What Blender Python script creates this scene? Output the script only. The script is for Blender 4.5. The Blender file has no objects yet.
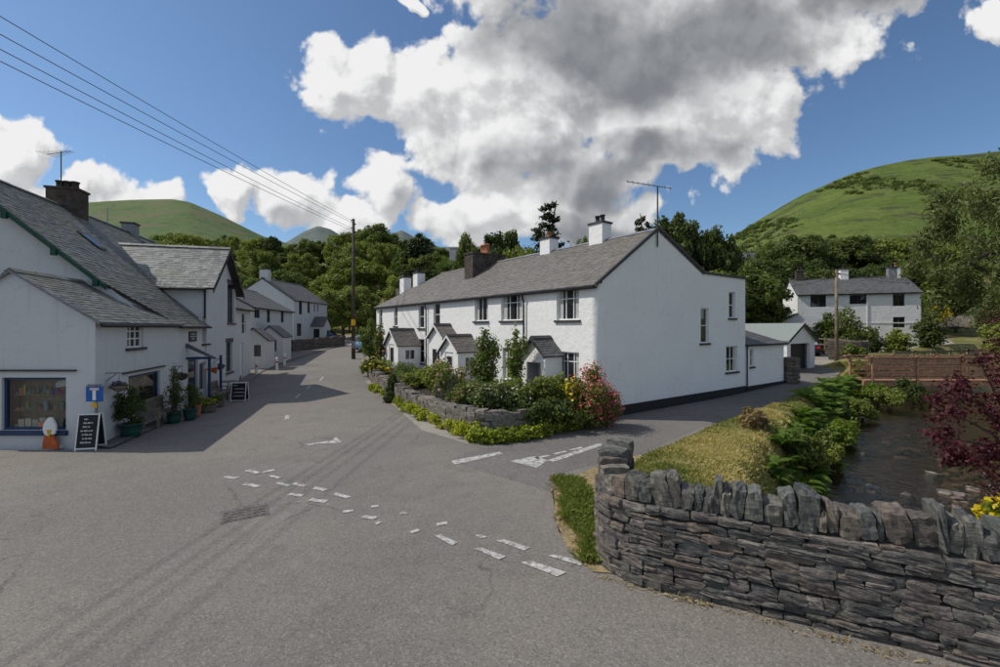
import bpy, bmesh, math, random
import numpy as np
from mathutils import Vector, Matrix, noise as mnoise
from mathutils.geometry import tessellate_polygon, delaunay_2d_cdt
R = math.radians
def inpoly(x, y, poly):
    c = False; n = len(poly)
    for i in range(n):
        (ax, ay), (bx, by) = poly[i], poly[(i+1) % n]
        if (ay > y) != (by > y) and x < (bx-ax)*(y-ay)/(by-ay)+ax: c = not c
    return c
def cdt(outline, holes=()):
    """triangles of a plane outline with rectangular holes"""
    vs = []; es = []
    for loop in [outline]+list(holes):
        b = len(vs); n = len(loop); vs += [Vector((p[0], p[1])) for p in loop]; es += [(b+i, b+(i+1) % n) for i in range(n)]
    V, _, F, *_r = delaunay_2d_cdt(vs, es, [], 0, 1e-5)
    keep = []
    for f in F:
        x = sum(V[i].x for i in f)/len(f); y = sum(V[i].y for i in f)/len(f)
        if inpoly(x, y, outline) and not any(inpoly(x, y, h) for h in holes): keep.append(tuple(f))
    return [(v.x, v.y) for v in V], keep
rnd = random.Random(7)
SC = bpy.context.scene
COL = SC.collection
# ------------------------------------------------------------------ camera, sky, sun, exposure
CAMH, FPX, HZ = 3.3, 444.4, 328.0
cam = bpy.data.cameras.new('camera'); camo = bpy.data.objects.new('camera', cam); COL.objects.link(camo)
camo.location = (0, 0, CAMH); camo.rotation_euler = (R(90), 0, 0)
cam.lens = 16; cam.sensor_width = 36; cam.shift_y = -0.0055; cam.clip_start = .05; cam.clip_end = 20000
SC.camera = camo
SC.view_settings.view_transform = 'Standard'; SC.view_settings.look = 'None'
SC.view_settings.exposure = -0.2; SC.view_settings.gamma = 1; SC.view_settings.use_curve_mapping = False
SC.cycles.use_denoising = True
SC.cycles.max_bounces = 6; SC.cycles.diffuse_bounces = 3; SC.cycles.glossy_bounces = 3
SC.cycles.transparent_max_bounces = 8; SC.cycles.transmission_bounces = 4
SUN_EL, SUN_AZ = 49.0, -84.0          # azimuth from +Y, clockwise
sdir = Vector((math.sin(R(SUN_AZ))*math.cos(R(SUN_EL)), math.cos(R(SUN_AZ))*math.cos(R(SUN_EL)), math.sin(R(SUN_EL))))
sun = bpy.data.lights.new('sun', 'SUN'); suno = bpy.data.objects.new('sun', sun); COL.objects.link(suno)
sun.energy = 3.9; sun.angle = R(.53); sun.color = (1, .95, .86)
suno.rotation_euler = sdir.to_track_quat('Z', 'Y').to_euler(); suno.location = (-60, 10, 80)

class NT:
    """little node-tree builder"""
    def __init__(s, tree): s.t = tree
    def n(s, typ, ins=(), **kw):
        nd = s.t.nodes.new(typ)
        for k, v in kw.items(): setattr(nd, k, v)
        for k, v in (ins.items() if isinstance(ins, dict) else enumerate(ins)):
            if v is None: continue
            sock = nd.inputs[k]
            if isinstance(v, bpy.types.NodeSocket): s.t.links.new(v, sock)
            else: sock.default_value = v
        return nd
    def m(s, op, a, b=None, c=None, clamp=False):
        nd = s.n('ShaderNodeMath', [a, b, c], operation=op); nd.use_clamp = clamp; return nd.outputs[0]
    def v(s, op, a, b=None, scale=None):
        nd = s.n('ShaderNodeVectorMath', [a, b], operation=op)
        if scale is not None:
            if isinstance(scale, bpy.types.NodeSocket): s.t.links.new(scale, nd.inputs[3])
            else: nd.inputs[3].default_value = scale
        return nd.outputs[1] if op in ('LENGTH', 'DISTANCE', 'DOT_PRODUCT') else nd.outputs[0]
    def noise(s, vec, scale, detail=3, rough=.5, out=0, dist=0, dim='3D'):
        nd = s.n('ShaderNodeTexNoise', noise_dimensions=dim, ins={'Vector': vec, 'Scale': scale, 'Detail': detail, 'Roughness': rough, 'Distortion': dist}); return nd.outputs[out]
    def ramp(s, fac, a, b, lo=0., hi=1., smooth=True):
        nd = s.n('ShaderNodeMapRange', [fac, a, b, lo, hi]); nd.clamp = True
        if smooth: nd.interpolation_type = 'SMOOTHSTEP'
        return nd.outputs[0]
    def mix(s, fac, a, b, blend='MIX'):
        nd = s.t.nodes.new('ShaderNodeMix'); nd.data_type = 'RGBA'; nd.blend_type = blend; nd.clamp_factor = True
        for k, v in ((0, fac), (6, a), (7, b)):
            if isinstance(v, bpy.types.NodeSocket): s.t.links.new(v, nd.inputs[k])
            else: nd.inputs[k].default_value = v if k == 0 else (tuple(v)+(1,))[:4]
        return nd.outputs[2]

world = bpy.data.worlds.new('World'); SC.world = world; world.use_nodes = True
wt = world.node_tree; wt.nodes.clear(); W = NT(wt)
# blobs of cloud: (azimuth tangent u, elevation tangent v, half sizes, weight) on a wall of air to the north
def bl(px, py, rx, ry, w=1.): return ((px-500)/FPX, (HZ-py)/FPX, rx/FPX, ry/FPX, w)
CLOUDS = [bl(350,78,66,62), bl(420,95,85,75), bl(520,85,130,105), bl(640,40,180,95), bl(760,30,150,62), bl(860,-25,120,45),
          bl(640,120,130,70), bl(745,112,88,80), bl(770,110,62,70), bl(695,150,95,50), bl(560,180,120,62), bl(480,150,110,70), bl(385,190,36,48), bl(470,222,64,42), bl(540,215,110,45),
          bl(18,150,50,42), bl(70,190,66,26), bl(140,193,42,20), bl(-60,190,110,60), bl(238,198,40,24), bl(296,208,52,32), bl(350,226,60,26),
          bl(1010,12,46,28), bl(405,-2,20,10), bl(570,-60,250,70), bl(610,215,60,36,.9)]
DARKS = [bl(640,60,190,95), bl(575,40,150,75), bl(730,30,130,65), bl(540,165,90,42,.8), bl(620,165,120,46,.9), bl(820,-30,150,50), bl(590,215,100,40), bl(720,165,80,34,.7), bl(455,155,56,28,.45), bl(400,212,30,26,.4), bl(20,195,70,22,.35), bl(470,232,70,18,.4), bl(300,228,70,16,.3)]
grp = bpy.data.node_groups.new('cloud_field', 'ShaderNodeTree')
grp.interface.new_socket('Vector', in_out='INPUT', socket_type='NodeSocketVector')
grp.interface.new_socket('Height', in_out='OUTPUT', socket_type='NodeSocketFloat')
grp.interface.new_socket('Dark', in_out='OUTPUT', socket_type='NodeSocketFloat')
grp.interface.new_socket('Mass', in_out='OUTPUT', socket_type='NodeSocketFloat')
Gn = NT(grp); gi = Gn.n('NodeGroupInput'); q0 = gi.outputs[0]
wn = Gn.v('SUBTRACT', Gn.noise(q0, 3.2, 4, .55, 1, 0, '2D'), (.5, .5, .5))
q1 = Gn.v('ADD', q0, Gn.v('SCALE', wn, scale=.20))
def field(lst, q):
    acc = None
    for u, v, rx, ry, w in lst:
        mp = Gn.n('ShaderNodeVectorMath', [q, (u, v, 0)], operation='SUBTRACT').outputs[0]
        ln = Gn.v('LENGTH', Gn.v('MULTIPLY', mp, (1/rx, 1/ry, 0)))
        f = Gn.m('MULTIPLY', Gn.m('SUBTRACT', 1.0, ln), w)
        acc = f if acc is None else Gn.m('SMOOTH_MAX', acc, f, .12)
    return acc
puff = Gn.n('ShaderNodeTexVoronoi', {'Vector': Gn.v('ADD', q0, Gn.v('SCALE', wn, scale=.10)), 'Scale': 9.0, 'Detail': 3.0, 'Roughness': .5, 'Lacunarity': 2.2}, feature='F1', voronoi_dimensions='2D').outputs[0]
fb = Gn.noise(q0, 7.0, 6, .62, 0, 0, '2D')
mass = field(CLOUDS, q1)
h = Gn.m('ADD', mass, Gn.m('ADD', Gn.m('ADD', .07, Gn.m('MULTIPLY', Gn.m('SUBTRACT', .42, puff), .50)), Gn.m('MULTIPLY', Gn.m('SUBTRACT', fb, .5), .62)))
q2 = Gn.v('ADD', q0, Gn.v('SCALE', wn, scale=.34))
dk = Gn.m('ADD', field(DARKS, q2), Gn.m('MULTIPLY', Gn.m('SUBTRACT', fb, .5), .45))
Gn.n('NodeGroupOutput', [h, dk, mass])
geo = W.n('ShaderNodeTexCoord').outputs[0]
sep = W.n('ShaderNodeSeparateXYZ', [geo])
dy = W.m('MAXIMUM', sep.outputs[1], .05)
quv = W.n('ShaderNodeCombineXYZ', [W.m('DIVIDE', sep.outputs[0], dy), W.m('DIVIDE', sep.outputs[2], dy), 0.0]).outputs[0]
def cf(vec):
    g = W.n('ShaderNodeGroup', node_tree=grp); wt.links.new(vec, g.inputs[0]); return g
c0 = cf(quv); c1 = cf(W.v('ADD', quv, (-.022, .034, 0)))
front = W.ramp(sep.outputs[1], .22, .42)
alpha_f = W.m('MULTIPLY', W.ramp(c0.outputs[0], -.03, .20), front)
relief = W.m('SUBTRACT', c0.outputs[0], c1.outputs[0])
# the rest of the sky carries the same broken cumulus
hz_ = W.m('ADD', W.m('MAXIMUM', sep.outputs[2], 0.), .18)
qr = W.n('ShaderNodeCombineXYZ', [W.m('DIVIDE', sep.outputs[0], hz_), W.m('DIVIDE', sep.outputs[1], hz_), 0.0]).outputs[0]
rest = W.noise(qr, .9, 5, .58, 0, 0, '2D')
alpha_r = W.m('MULTIPLY', W.m('MULTIPLY', W.ramp(rest, .48, .58), W.m('SUBTRACT', 1.0, front)), W.ramp(sep.outputs[2], 0., .08))
alpha = W.m('MAXIMUM', alpha_f, alpha_r)
dark = W.m('MULTIPLY', W.ramp(c0.outputs[1], .0, .80), front)
soft = W.noise(quv, 5.0, 5, .6, 0, .3, '2D')
lit = W.m('ADD', W.ramp(relief, -.34, .30, .50, .92), W.m('MULTIPLY', W.m('SUBTRACT', soft, .5), .45), clamp=True)
thin = W.ramp(c0.outputs[0], .0, .22, 1.0, .0)
lit2 = W.m('MULTIPLY', W.m('MAXIMUM', lit, W.m('MULTIPLY', thin, .72)), W.m('SUBTRACT', 1.0, W.m('MULTIPLY', dark, .80)), clamp=True)
ccol = W.mix(W.ramp(lit2, .0, .85, 0, 1, False), (.150, .170, .200), (1.0, 1.0, 1.0))
sky = W.n('ShaderNodeTexSky', sky_type='NISHITA'); sky.sun_disc = False
sky.sun_elevation = R(SUN_EL); sky.sun_rotation = R(SUN_AZ % 360); sky.altitude = 150; sky.air_density = 1.0; sky.dust_density = .5; sky.ozone_density = 1.4
skyc = W.mix(1.0, sky.outputs[0], (.84, 1.0, 1.13), 'MULTIPLY')
bg1 = W.n('ShaderNodeBackground', [skyc, .112]); bg2 = W.n('ShaderNodeBackground', [ccol, 1.0])
mxs = W.n('ShaderNodeMixShader', [alpha, bg1.outputs[0], bg2.outputs[0]])
W.n('ShaderNodeOutputWorld', [mxs.outputs[0]])
world.cycles.sampling_method = 'MANUAL'; world.cycles.sample_map_resolution = 512

# ------------------------------------------------------------------ object helpers
ROOTLOC = {}
def tag(o, label=None, cat=None, group=None, kind=None):
    if label: o['label'] = label
    if cat: o['category'] = cat
    if group: o['group'] = group
    if kind: o['kind'] = kind
    return o
def thing(name, loc, label, cat, group=None):
    o = bpy.data.objects.new(name, None); COL.objects.link(o); o.location = loc; o.empty_display_size = .2
    ROOTLOC[o.name] = Vector(loc); return tag(o, label, cat, group)
def mesh_obj(name, me, mat, parent=None):
    o = bpy.data.objects.new(name, me); COL.objects.link(o)
    if mat is not None and not me.materials: me.materials.append(mat)
    if parent is not None: o.parent = parent; ROOTLOC[o.name] = ROOTLOC.get(parent.name, Vector())
    return o
def copy_tree(o, parent=None):
    c = o.copy(); COL.objects.link(c)
    if parent is not None: c.parent = parent
    for ch in list(o.children): copy_tree(ch, c)
    return c
class MB:
    def __init__(s): s.v = []; s.f = []
    def add(s, vs, fs):
        b = len(s.v); s.v += [tuple(p) for p in vs]; s.f += [tuple(b+i for i in f) for f in fs]; return s
    def quad(s, a, b, c, d): return s.add([a, b, c, d], [(0, 1, 2, 3)])
    def obox(s, o, ax, ay, az):
        o, ax, ay, az = map(Vector, (o, ax, ay, az))
        return s.add([o, o+ax, o+ax+ay, o+ay, o+az, o+ax+az, o+ax+ay+az, o+ay+az],
                     [(3, 2, 1, 0), (4, 5, 6, 7), (0, 1, 5, 4), (1, 2, 6, 5), (2, 3, 7, 6), (3, 0, 4, 7)])
    def box(s, x0, y0, z0, x1, y1, z1): return s.obox((x0, y0, z0), (x1-x0, 0, 0), (0, y1-y0, 0), (0, 0, z1-z0))
    def tube(s, pts, r, n=6, caps=True):
        pts = [Vector(p) for p in pts]; rs = r if isinstance(r, (list, tuple)) else [r]*len(pts); b = len(s.v)
        for i, p in enumerate(pts):
            d = (pts[min(i+1, len(pts)-1)]-pts[max(i-1, 0)]).normalized()
            a = d.orthogonal() if abs(d.z) < .9 else d.cross(Vector((0, 1, 0)))
            a.normalize(); c = d.cross(a)
            for k in range(n):
                t = 2*math.pi*k/n; s.v.append(tuple(p+(a*math.cos(t)+c*math.sin(t))*rs[i]))
        for i in range(len(pts)-1):
            for k in range(n):
                s.f.append((b+i*n+k, b+i*n+(k+1) % n, b+(i+1)*n+(k+1) % n, b+(i+1)*n+k))
        if caps: s.f.append(tuple(b+k for k in range(n))[::-1]); s.f.append(tuple(b+(len(pts)-1)*n+k for k in range(n)))
        return s
    def lathe(s, prof, c=(0, 0, 0), n=12):
        b = len(s.v); c = Vector(c)
        for r_, z in prof:
            for k in range(n):
                t = 2*math.pi*k/n; s.v.append((c.x+r_*math.cos(t), c.y+r_*math.sin(t), c.z+z))
        for i in range(len(prof)-1):
            for k in range(n): s.f.append((b+i*n+k, b+i*n+(k+1) % n, b+(i+1)*n+(k+1) % n, b+(i+1)*n+k))
        s.f.append(tuple(b+k for k in range(n))[::-1]); s.f.append(tuple(b+(len(prof)-1)*n+k for k in range(n)))
        return s
    def prism(s, pts, ext):
        """closed outline (3D, planar, convex or not) extruded by the vector ext"""
        pts = [Vector(p) for p in pts]; ext = Vector(ext); n = len(pts); b = len(s.v)
        s.v += [tuple(p) for p in pts]+[tuple(p+ext) for p in pts]
        for t in tessellate_polygon([pts]): s.f.append((b+t[0], b+t[1], b+t[2])); s.f.append((b+n+t[2], b+n+t[1], b+n+t[0]))
        for i in range(n): j = (i+1) % n; s.f.append((b+i, b+j, b+n+j, b+n+i))
        return s
    def mesh(s, name, off=Vector(), smooth=False):
        me = bpy.data.meshes.new(name)
        me.from_pydata([(x-off.x, y-off.y, z-off.z) for x, y, z in s.v], [], s.f); me.update()
        if smooth: me.shade_smooth()
        return me
    def build(s, name, mat, parent=None, smooth=False, fix=True):
        off = ROOTLOC.get(parent.name, Vector()) if parent is not None else Vector()
        me = s.mesh(name, off, smooth)
        if fix:
            bm = bmesh.new(); bm.from_mesh(me); bmesh.ops.recalc_face_normals(bm, faces=bm.faces); bm.to_mesh(me); bm.free()
        return mesh_obj(name, me, mat, parent)
def np_mesh(name, V, F):
    """V (n,3), F (m,4) quads"""
    me = bpy.data.meshes.new(name); V = np.asarray(V, np.float32); F = np.asarray(F, np.int32)
    me.vertices.add(len(V)); me.vertices.foreach_set('co', V.ravel())
    k = F.shape[1]; me.loops.add(F.size); me.loops.foreach_set('vertex_index', F.ravel())
    me.polygons.add(len(F)); me.polygons.foreach_set('loop_start', np.arange(0, F.size, k, dtype=np.int32))
    me.update(calc_edges=True); me.validate(); return me

# ------------------------------------------------------------------ materials
def mat_new(name):
    m = bpy.data.materials.new(name); m.use_nodes = True; m.node_tree.nodes.clear(); return m, NT(m.node_tree)
def out(T, sh, disp=None):
    o = T.n('ShaderNodeOutputMaterial', [sh])
def principled(T, col, rough=.7, bump=None, bstr=.3, bdist=.02, spec=.3, metal=0.):
    p = T.n('ShaderNodeBsdfPrincipled')
    def put(k, v):
        if isinstance(v, bpy.types.NodeSocket): T.t.links.new(v, p.inputs[k])
        else: p.inputs[k].default_value = (tuple(v)+(1,))[:4] if isinstance(v, tuple) else v
    put('Base Color', col); put('Roughness', rough); put('Specular IOR Level', spec); put('Metallic', metal)
    if bump is not None:
        b = T.n('ShaderNodeBump', {'Height': bump, 'Strength': bstr, 'Distance': bdist}); T.t.links.new(b.outputs[0], p.inputs['Normal'])
    return p
def wpos(T): return T.n('ShaderNodeNewGeometry').outputs['Position']
MATS = {}
def flat(name, col, rough=.6, var=.18, spec=.3, metal=0., scale=6.):
    if name in MATS: return MATS[name]
    m, T = mat_new(name); p = wpos(T)
    n = T.noise(p, scale, 4, .6)
    c = T.mix(T.ramp(n, .3, .7), tuple(x*(1-var) for x in col), tuple(min(1, x*(1+var)) for x in col))
    out(T, principled(T, c, rough, n, .15, .01, spec, metal).outputs[0]); MATS[name] = m; return m
def render_wall(name, col, dirt=(.42, .40, .36), dirt_amt=.35, bump=.5):
    m, T = mat_new(name); p = wpos(T)
    big = T.noise(p, .55, 5, .6); fine = T.noise(p, 28, 3, .6); mid = T.noise(p, 5, 4, .55)
    st = T.noise(T.v('MULTIPLY', p, (3.2, 3.2, .22)), 1.6, 5, .65)      # rain streaks
    c = T.mix(T.m('MULTIPLY', T.ramp(st, .52, .80), dirt_amt), col, dirt)
    c = T.mix(T.m('MULTIPLY', T.ramp(big, .42, .75), .22), c, tuple(x*.82 for x in col))
    c = T.mix(T.m('MULTIPLY', T.ramp(mid, .60, .74), .24), c, (.50, .50, .49))
    crk = T.n('ShaderNodeTexVoronoi', {'Vector': T.v('ADD', p, T.v('SCALE', T.noise(p, 1.2, 4, .6, 1), scale=.7)), 'Scale': .5}, feature='DISTANCE_TO_EDGE').outputs[0]
    c = T.mix(T.m('MULTIPLY', T.ramp(crk, .008, .0), T.m('MULTIPLY', T.ramp(T.noise(p, .4, 2, .5), .5, .6), .45)), c, (.34, .34, .33))
    c = T.mix(T.m('MULTIPLY', T.ramp(T.noise(p, 1.7, 6, .7), .58, .70), .20), c, (.56, .57, .55))
    hgt = T.m('ADD', T.m('MULTIPLY', fine, .35), T.m('ADD', T.m('MULTIPLY', mid, .9), T.m('MULTIPLY', big, 1.6)))
    out(T, principled(T, c, .85, hgt, bump, .05, .2).outputs[0]); return m
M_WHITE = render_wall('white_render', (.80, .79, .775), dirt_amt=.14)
M_WHITE2 = render_wall('white_render_aged_shaded', (.57, .575, .58), (.33, .33, .32), .40)  # aged tone, with the left row's shade also put into the colour
M_CREAM = render_wall('far_white_render', (.76, .76, .75), dirt_amt=.25)
def slate_mat(name, a, b, moss=.3, mosscol=(.16, .16, .07)):
    m, T = mat_new(name); p = wpos(T)
    isl = T.n('ShaderNodeNewGeometry').outputs['Random Per Island']
    n = T.noise(p, .8, 5, .6); f = T.noise(p, 14, 4, .65)
    c = T.mix(isl, a, b)
    c = T.mix(T.m('MULTIPLY', T.ramp(f, .5, .72), .5), c, (.27, .27, .25))
    c = T.mix(T.m('MULTIPLY', T.ramp(n, .50, .70), moss), c, mosscol)
    out(T, principled(T, c, .62, f, .35, .01, .35).outputs[0]); return m
M_SLATE_L = slate_mat('mossy_grey_slate', (.085, .085, .08), (.19, .19, .175), .5)
M_SLATE_W = slate_mat('pale_green_slate', (.13, .135, .125), (.30, .30, .28), .3)
M_SLATE_T = slate_mat('brown_grey_slate', (.125, .112, .10), (.185, .165, .148), .35, (.20, .175, .12))
M_SLATE_F = slate_mat('far_dark_slate', (.07, .07, .072), (.125, .122, .12), .2)
def stone_mat(name, cols, lichen=.25):
    m, T = mat_new(name); p = wpos(T)
    oi = T.n('ShaderNodeObjectInfo').outputs['Random']; isl = T.n('ShaderNodeNewGeometry').outputs['Random Per Island']
    r_ = T.m('FRACT', T.m('ADD', oi, T.m('MULTIPLY', isl, 1.7)))
    cr = T.n('ShaderNodeValToRGB'); T.t.links.new(r_, cr.inputs[0]); e = cr.color_ramp.elements
    e[0].color = cols[0]+(1,); e[1].color = cols[-1]+(1,)
    for i, c in enumerate(cols[1:-1]): x = e.new((i+1)/(len(cols)-1)); x.color = c+(1,)
    n = T.noise(p, 9, 6, .65); f = T.noise(p, 42, 5, .7); lay = T.noise(T.v('MULTIPLY', p, (2., 2., 16.)), 3, 5, .6)
    c = T.mix(T.ramp(n, .3, .75), T.mix(1.0, cr.outputs[0], (.55, .55, .58), 'MULTIPLY'), T.mix(1.0, cr.outputs[0], (1.4, 1.36, 1.3), 'MULTIPLY'))
    c = T.mix(T.m('MULTIPLY', T.ramp(T.noise(p, 17, 5, .7), .60, .70), lichen), c, (.33, .34, .31))
    c = T.mix(T.m('MULTIPLY', T.ramp(T.noise(p, 3.3, 4, .6), .58, .72), .30), c, (.10, .10, .05))
    hgt = T.m('ADD', T.m('MULTIPLY', lay, .8), T.m('ADD', n, T.m('MULTIPLY', f, .4)))
    out(T, principled(T, c, .8, hgt, .8, .03, .3).outputs[0]); return m
M_STONE = stone_mat('dark_slate_stone', [(.078, .078, .074), (.125, .118, .108), (.165, .138, .118), (.090, .094, .090), (.20, .16, .132), (.105, .098, .092), (.15, .146, .135), (.075, .074, .072), (.165, .14, .13), (.22, .20, .18), (.10, .096, .09)])
M_COPE = stone_mat('coping_slate_stone', [(.080, .086, .082), (.15, .15, .135), (.10, .108, .10), (.20, .185, .155), (.07, .073, .075), (.19, .15, .12), (.125, .13, .118)], .6)
M_GSTONE = stone_mat('garden_stone', [(.16, .14, .12), (.22, .20, .175), (.12, .11, .10), (.26, .225, .19)], .4)
M_MORTAR = flat('dark_joint', (.036, .034, .032), .95)
M_BROWNSTONE = stone_mat('brown_stone', [(.13, .10, .085), (.17, .14, .12), (.10, .085, .075)], .3)
M_RIVER = stone_mat('river_stone', [(.16, .13, .11), (.28, .24, .21), (.12, .11, .10), (.36, .33, .30)], .2)
def asphalt(name, base, warm):
    m, T = mat_new(name); p = wpos(T)
    big = T.noise(p, .17, 5, .6); mid = T.noise(p, 1.3, 6, .65); f = T.noise(p, 70, 3, .7); g_ = T.n('ShaderNodeTexVoronoi', {'Vector': p, 'Scale': 55.0}).outputs['Color']
    gs = T.n('ShaderNodeSeparateColor', [g_]).outputs[0]
    c = T.mix(T.ramp(big, .38, .62), base, warm)
    c = T.mix(T.m('MULTIPLY', T.ramp(T.noise(p, .42, 6, .7, 0, .5), .54, .66), .35), c, tuple(x*1.25 for x in warm))
    c = T.mix(T.m('MULTIPLY', T.ramp(mid, .52, .72), .45), c, tuple(x*.68 for x in base))
    c = T.mix(T.m('MULTIPLY', T.ramp(gs, .72, .95), .45), c, (.34, .32, .29))
    c = T.mix(T.m('MULTIPLY', T.ramp(gs, .30, .0), .45), c, (.06, .058, .055))
    # rubber laid down along the way the traffic turns: four bands, uneven
    sp = T.n('ShaderNodeSeparateXYZ', [p]); wob = T.m('MULTIPLY', T.m('SUBTRACT', T.noise(p, .5, 3, .5), .5), .35)
    a = T.m('ADD', T.m('ADD', T.m('MULTIPLY', sp.outputs[0], .93), T.m('MULTIPLY', sp.outputs[1], -.36)), wob)
    acc = None
    for off, w in ((-3.75, .16), (-3.3, .18), (-2.75, .2), (-2.3, .14), (-5.3, .3), (-4.6, .2)):
        b = T.ramp(T.m('ABSOLUTE', T.m('SUBTRACT', a, off)), 0., w*1.6, 1., 0.)
        acc = b if acc is None else T.m('MAXIMUM', acc, b)
    acc = T.m('MULTIPLY', acc, T.ramp(T.noise(p, 1.4, 5, .65), .38, .66, 0., 1.))
    c = T.mix(T.m('MULTIPLY', T.m('MULTIPLY', acc, T.ramp(sp.outputs[1], 14, 9)), .15), c, (.062, .058, .055))
    # cracks
    cr = T.n('ShaderNodeTexVoronoi', {'Vector': T.v('ADD', p, T.v('SCALE', T.noise(p, 1.5, 4, .6, 1), scale=.5)), 'Scale': .45}, feature='DISTANCE_TO_EDGE').outputs[0]
    c = T.mix(T.m('MULTIPLY', T.ramp(cr, .012, .0), T.m('MULTIPLY', T.ramp(T.noise(p, .3, 2, .5), .5, .62), .55)), c, (.05, .048, .045))
    out(T, principled(T, c, .88, T.m('ADD', f, T.m('MULTIPLY', gs, .7)), .55, .012, .25).outputs[0]); return m
M_ROAD = asphalt('worn_asphalt', (.176, .160, .144), (.216, .193, .168))
M_LANE = asphalt('lane_asphalt', (.145, .135, .125), (.175, .162, .148))
M_PAVE = asphalt('brown_paving', (.19, .15, .125), (.24, .20, .17))
M_GRAVEL = asphalt('pale_gravel', (.30, .27, .235), (.36, .33, .29))
def paint_mat():
    m, T = mat_new('worn_road_paint'); p = wpos(T)
    n = T.noise(p, 9, 6, .75); n2 = T.noise(p, 40, 3, .7)
    c = T.mix(T.ramp(T.m('ADD', T.m('MULTIPLY', n, .7), T.m('MULTIPLY', n2, .3)), .44, .58), (.52, .51, .485), (.20, .186, .172))
    out(T, principled(T, c, .8).outputs[0]); return m
M_PAINT = paint_mat()
def grass_ground():
    m, T = mat_new('ground_grass'); p = wpos(T)
    c = T.mix(T.ramp(T.noise(p, .35, 5, .6), .35, .65), (.14, .145, .045), (.27, .225, .095))
    c = T.mix(T.ramp(T.noise(p, 3, 5, .65), .45, .7), c, (.055, .075, .02))
    out(T, principled(T, c, .95, T.noise(p, 8, 5, .7), .8, .06, .1).outputs[0]); return m
M_GRASS = grass_ground()
M_DIRT = flat('dry_straw_soil', (.26, .20, .11), .95, .35, .1, 0, 9)
def hill_mat(name, a, b, heather, hs, fog=0.):
    m, T = mat_new(name); p = wpos(T)
    n = T.noise(p, .012*hs, 6, .6); n2 = T.noise(p, .06*hs, 6, .65); n3 = T.noise(T.v('MULTIPLY', p, (1., 1., 2.2)), .02*hs, 7, .62, 0, .6)
    c = T.mix(T.ramp(n, .35, .65), a, b)
    c = T.mix(T.m('MULTIPLY', T.ramp(n2, .48, .68), .55), c, tuple(x*.6 for x in a))
    c = T.mix(T.m('MULTIPLY', T.ramp(T.noise(p, .16*hs, 5, .7), .55, .68), .5), c, tuple(min(1, x*1.45) for x in b))
    c = T.mix(T.m('MULTIPLY', T.ramp(n3, .535, .60), .75), c, heather)
    out(T, principled(T, c, .95, n2, .9, 2.5, .1).outputs[0]); return m
M_HILL_R = hill_mat('green_fell', (.085, .122, .026), (.122, .155, .038), (.060, .056, .034), 2.1)
M_HILL_L = hill_mat('pale_fell', (.090, .135, .050), (.120, .155, .062), (.16, .13, .085), .5)
M_HILL_F = hill_mat('hazed_far_fell', (.115, .14, .125), (.14, .16, .14), (.13, .125, .12), .2)  # distance haze put into the grey-blue colour of the far peaks
def leaf_mat(name, a, b, trans=.35, third=None, tf=.08, rough=.55):
    m, T = mat_new(name)
    isl = T.n('ShaderNodeNewGeometry').outputs['Random Per Island']; oi = T.n('ShaderNodeObjectInfo').outputs['Random']
    c = T.mix(isl, a, b)
    if third: c = T.mix(T.ramp(T.m('FRACT', T.m('MULTIPLY', isl, 7.31)), 1-tf, 1-tf+.01), c, third)
    c = T.mix(oi, T.mix(1.0, c, (.80, .86, .85), 'MULTIPLY'), T.mix(1.0, c, (1.18, 1.12, 1.05), 'MULTIPLY'))
    d = principled(T, c, rough, spec=.25); t = T.n('ShaderNodeBsdfTranslucent', [T.mix(1.0, c, (1.25, 1.35, .7), 'MULTIPLY')])
    out(T, T.n('ShaderNodeMixShader', [trans, d.outputs[0], t.outputs[0]]).outputs[0]); return m
L_DARK = leaf_mat('leaf_dark', (.052, .074, .020), (.105, .138, .036))
L_MID = leaf_mat('leaf_mid', (.090, .125, .028), (.165, .205, .052))
L_LIGHT = leaf_mat('leaf_light', (.14, .175, .036), (.245, .275, .068))
L_WILLOW = leaf_mat('leaf_willow', (.085, .115, .04), (.16, .19, .075))
L_CONIF = leaf_mat('leaf_conifer', (.018, .032, .014), (.042, .062, .024), .15)
L_YEL = leaf_mat('leaf_lady_mantle', (.25, .29, .02), (.42, .43, .04), .35)
L_LIME = leaf_mat('leaf_lime', (.13, .19, .025), (.24, .29, .045), .4)
L_FERN = leaf_mat('leaf_fern', (.075, .14, .02), (.15, .22, .035), .4)
L_PURPLE = leaf_mat('leaf_purple', (.045, .010, .016), (.13, .030, .042), .3)
L_RED = leaf_mat('flower_red', (.42, .07, .09), (.60, .19, .20), .3)
L_PINK = leaf_mat('flower_pink', (.60, .32, .32), (.75, .55, .52), .3)
L_WHITEF = leaf_mat('flower_white', (.65, .65, .58), (.78, .76, .70), .3)
L_GOLD = leaf_mat('flower_gold', (.60, .44, .02), (.75, .60, .04), .3)
L_VIOLET = leaf_mat('flower_violet', (.12, .07, .25), (.25, .15, .35), .3)
L_DRY = leaf_mat('leaf_dry', (.20, .13, .06), (.30, .21, .11), .3)
L_GRASS = leaf_mat('blade_grass', (.31, .27, .085), (.48, .40, .17), .4, (.58, .48, .26), .3)
L_GRASSG = leaf_mat('blade_green', (.11, .15, .03), (.20, .235, .06), .4)
L_STRAW = leaf_mat('blade_straw', (.30, .235, .14), (.42, .34, .21), .3)
M_BARK = flat('bark', (.085, .065, .05), .9, .4, .2, 0, 5)
M_FRAME_W = flat('white_paint', (.74, .74, .72), .4, .05)
M_FRAME_G = flat('grey_paint', (.10, .10, .11), .5, .1)
M_BLUE = flat('navy_paint', (.022, .045, .11), .45, .15)
M_GREENP = flat('dark_green_paint', (.012, .06, .036), .45, .2)
M_BLACK = flat('black_paint', (.018, .018, .02), .5, .2)
M_PLINTH = flat('black_plinth', (.022, .021, .022), .7, .25)
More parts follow.
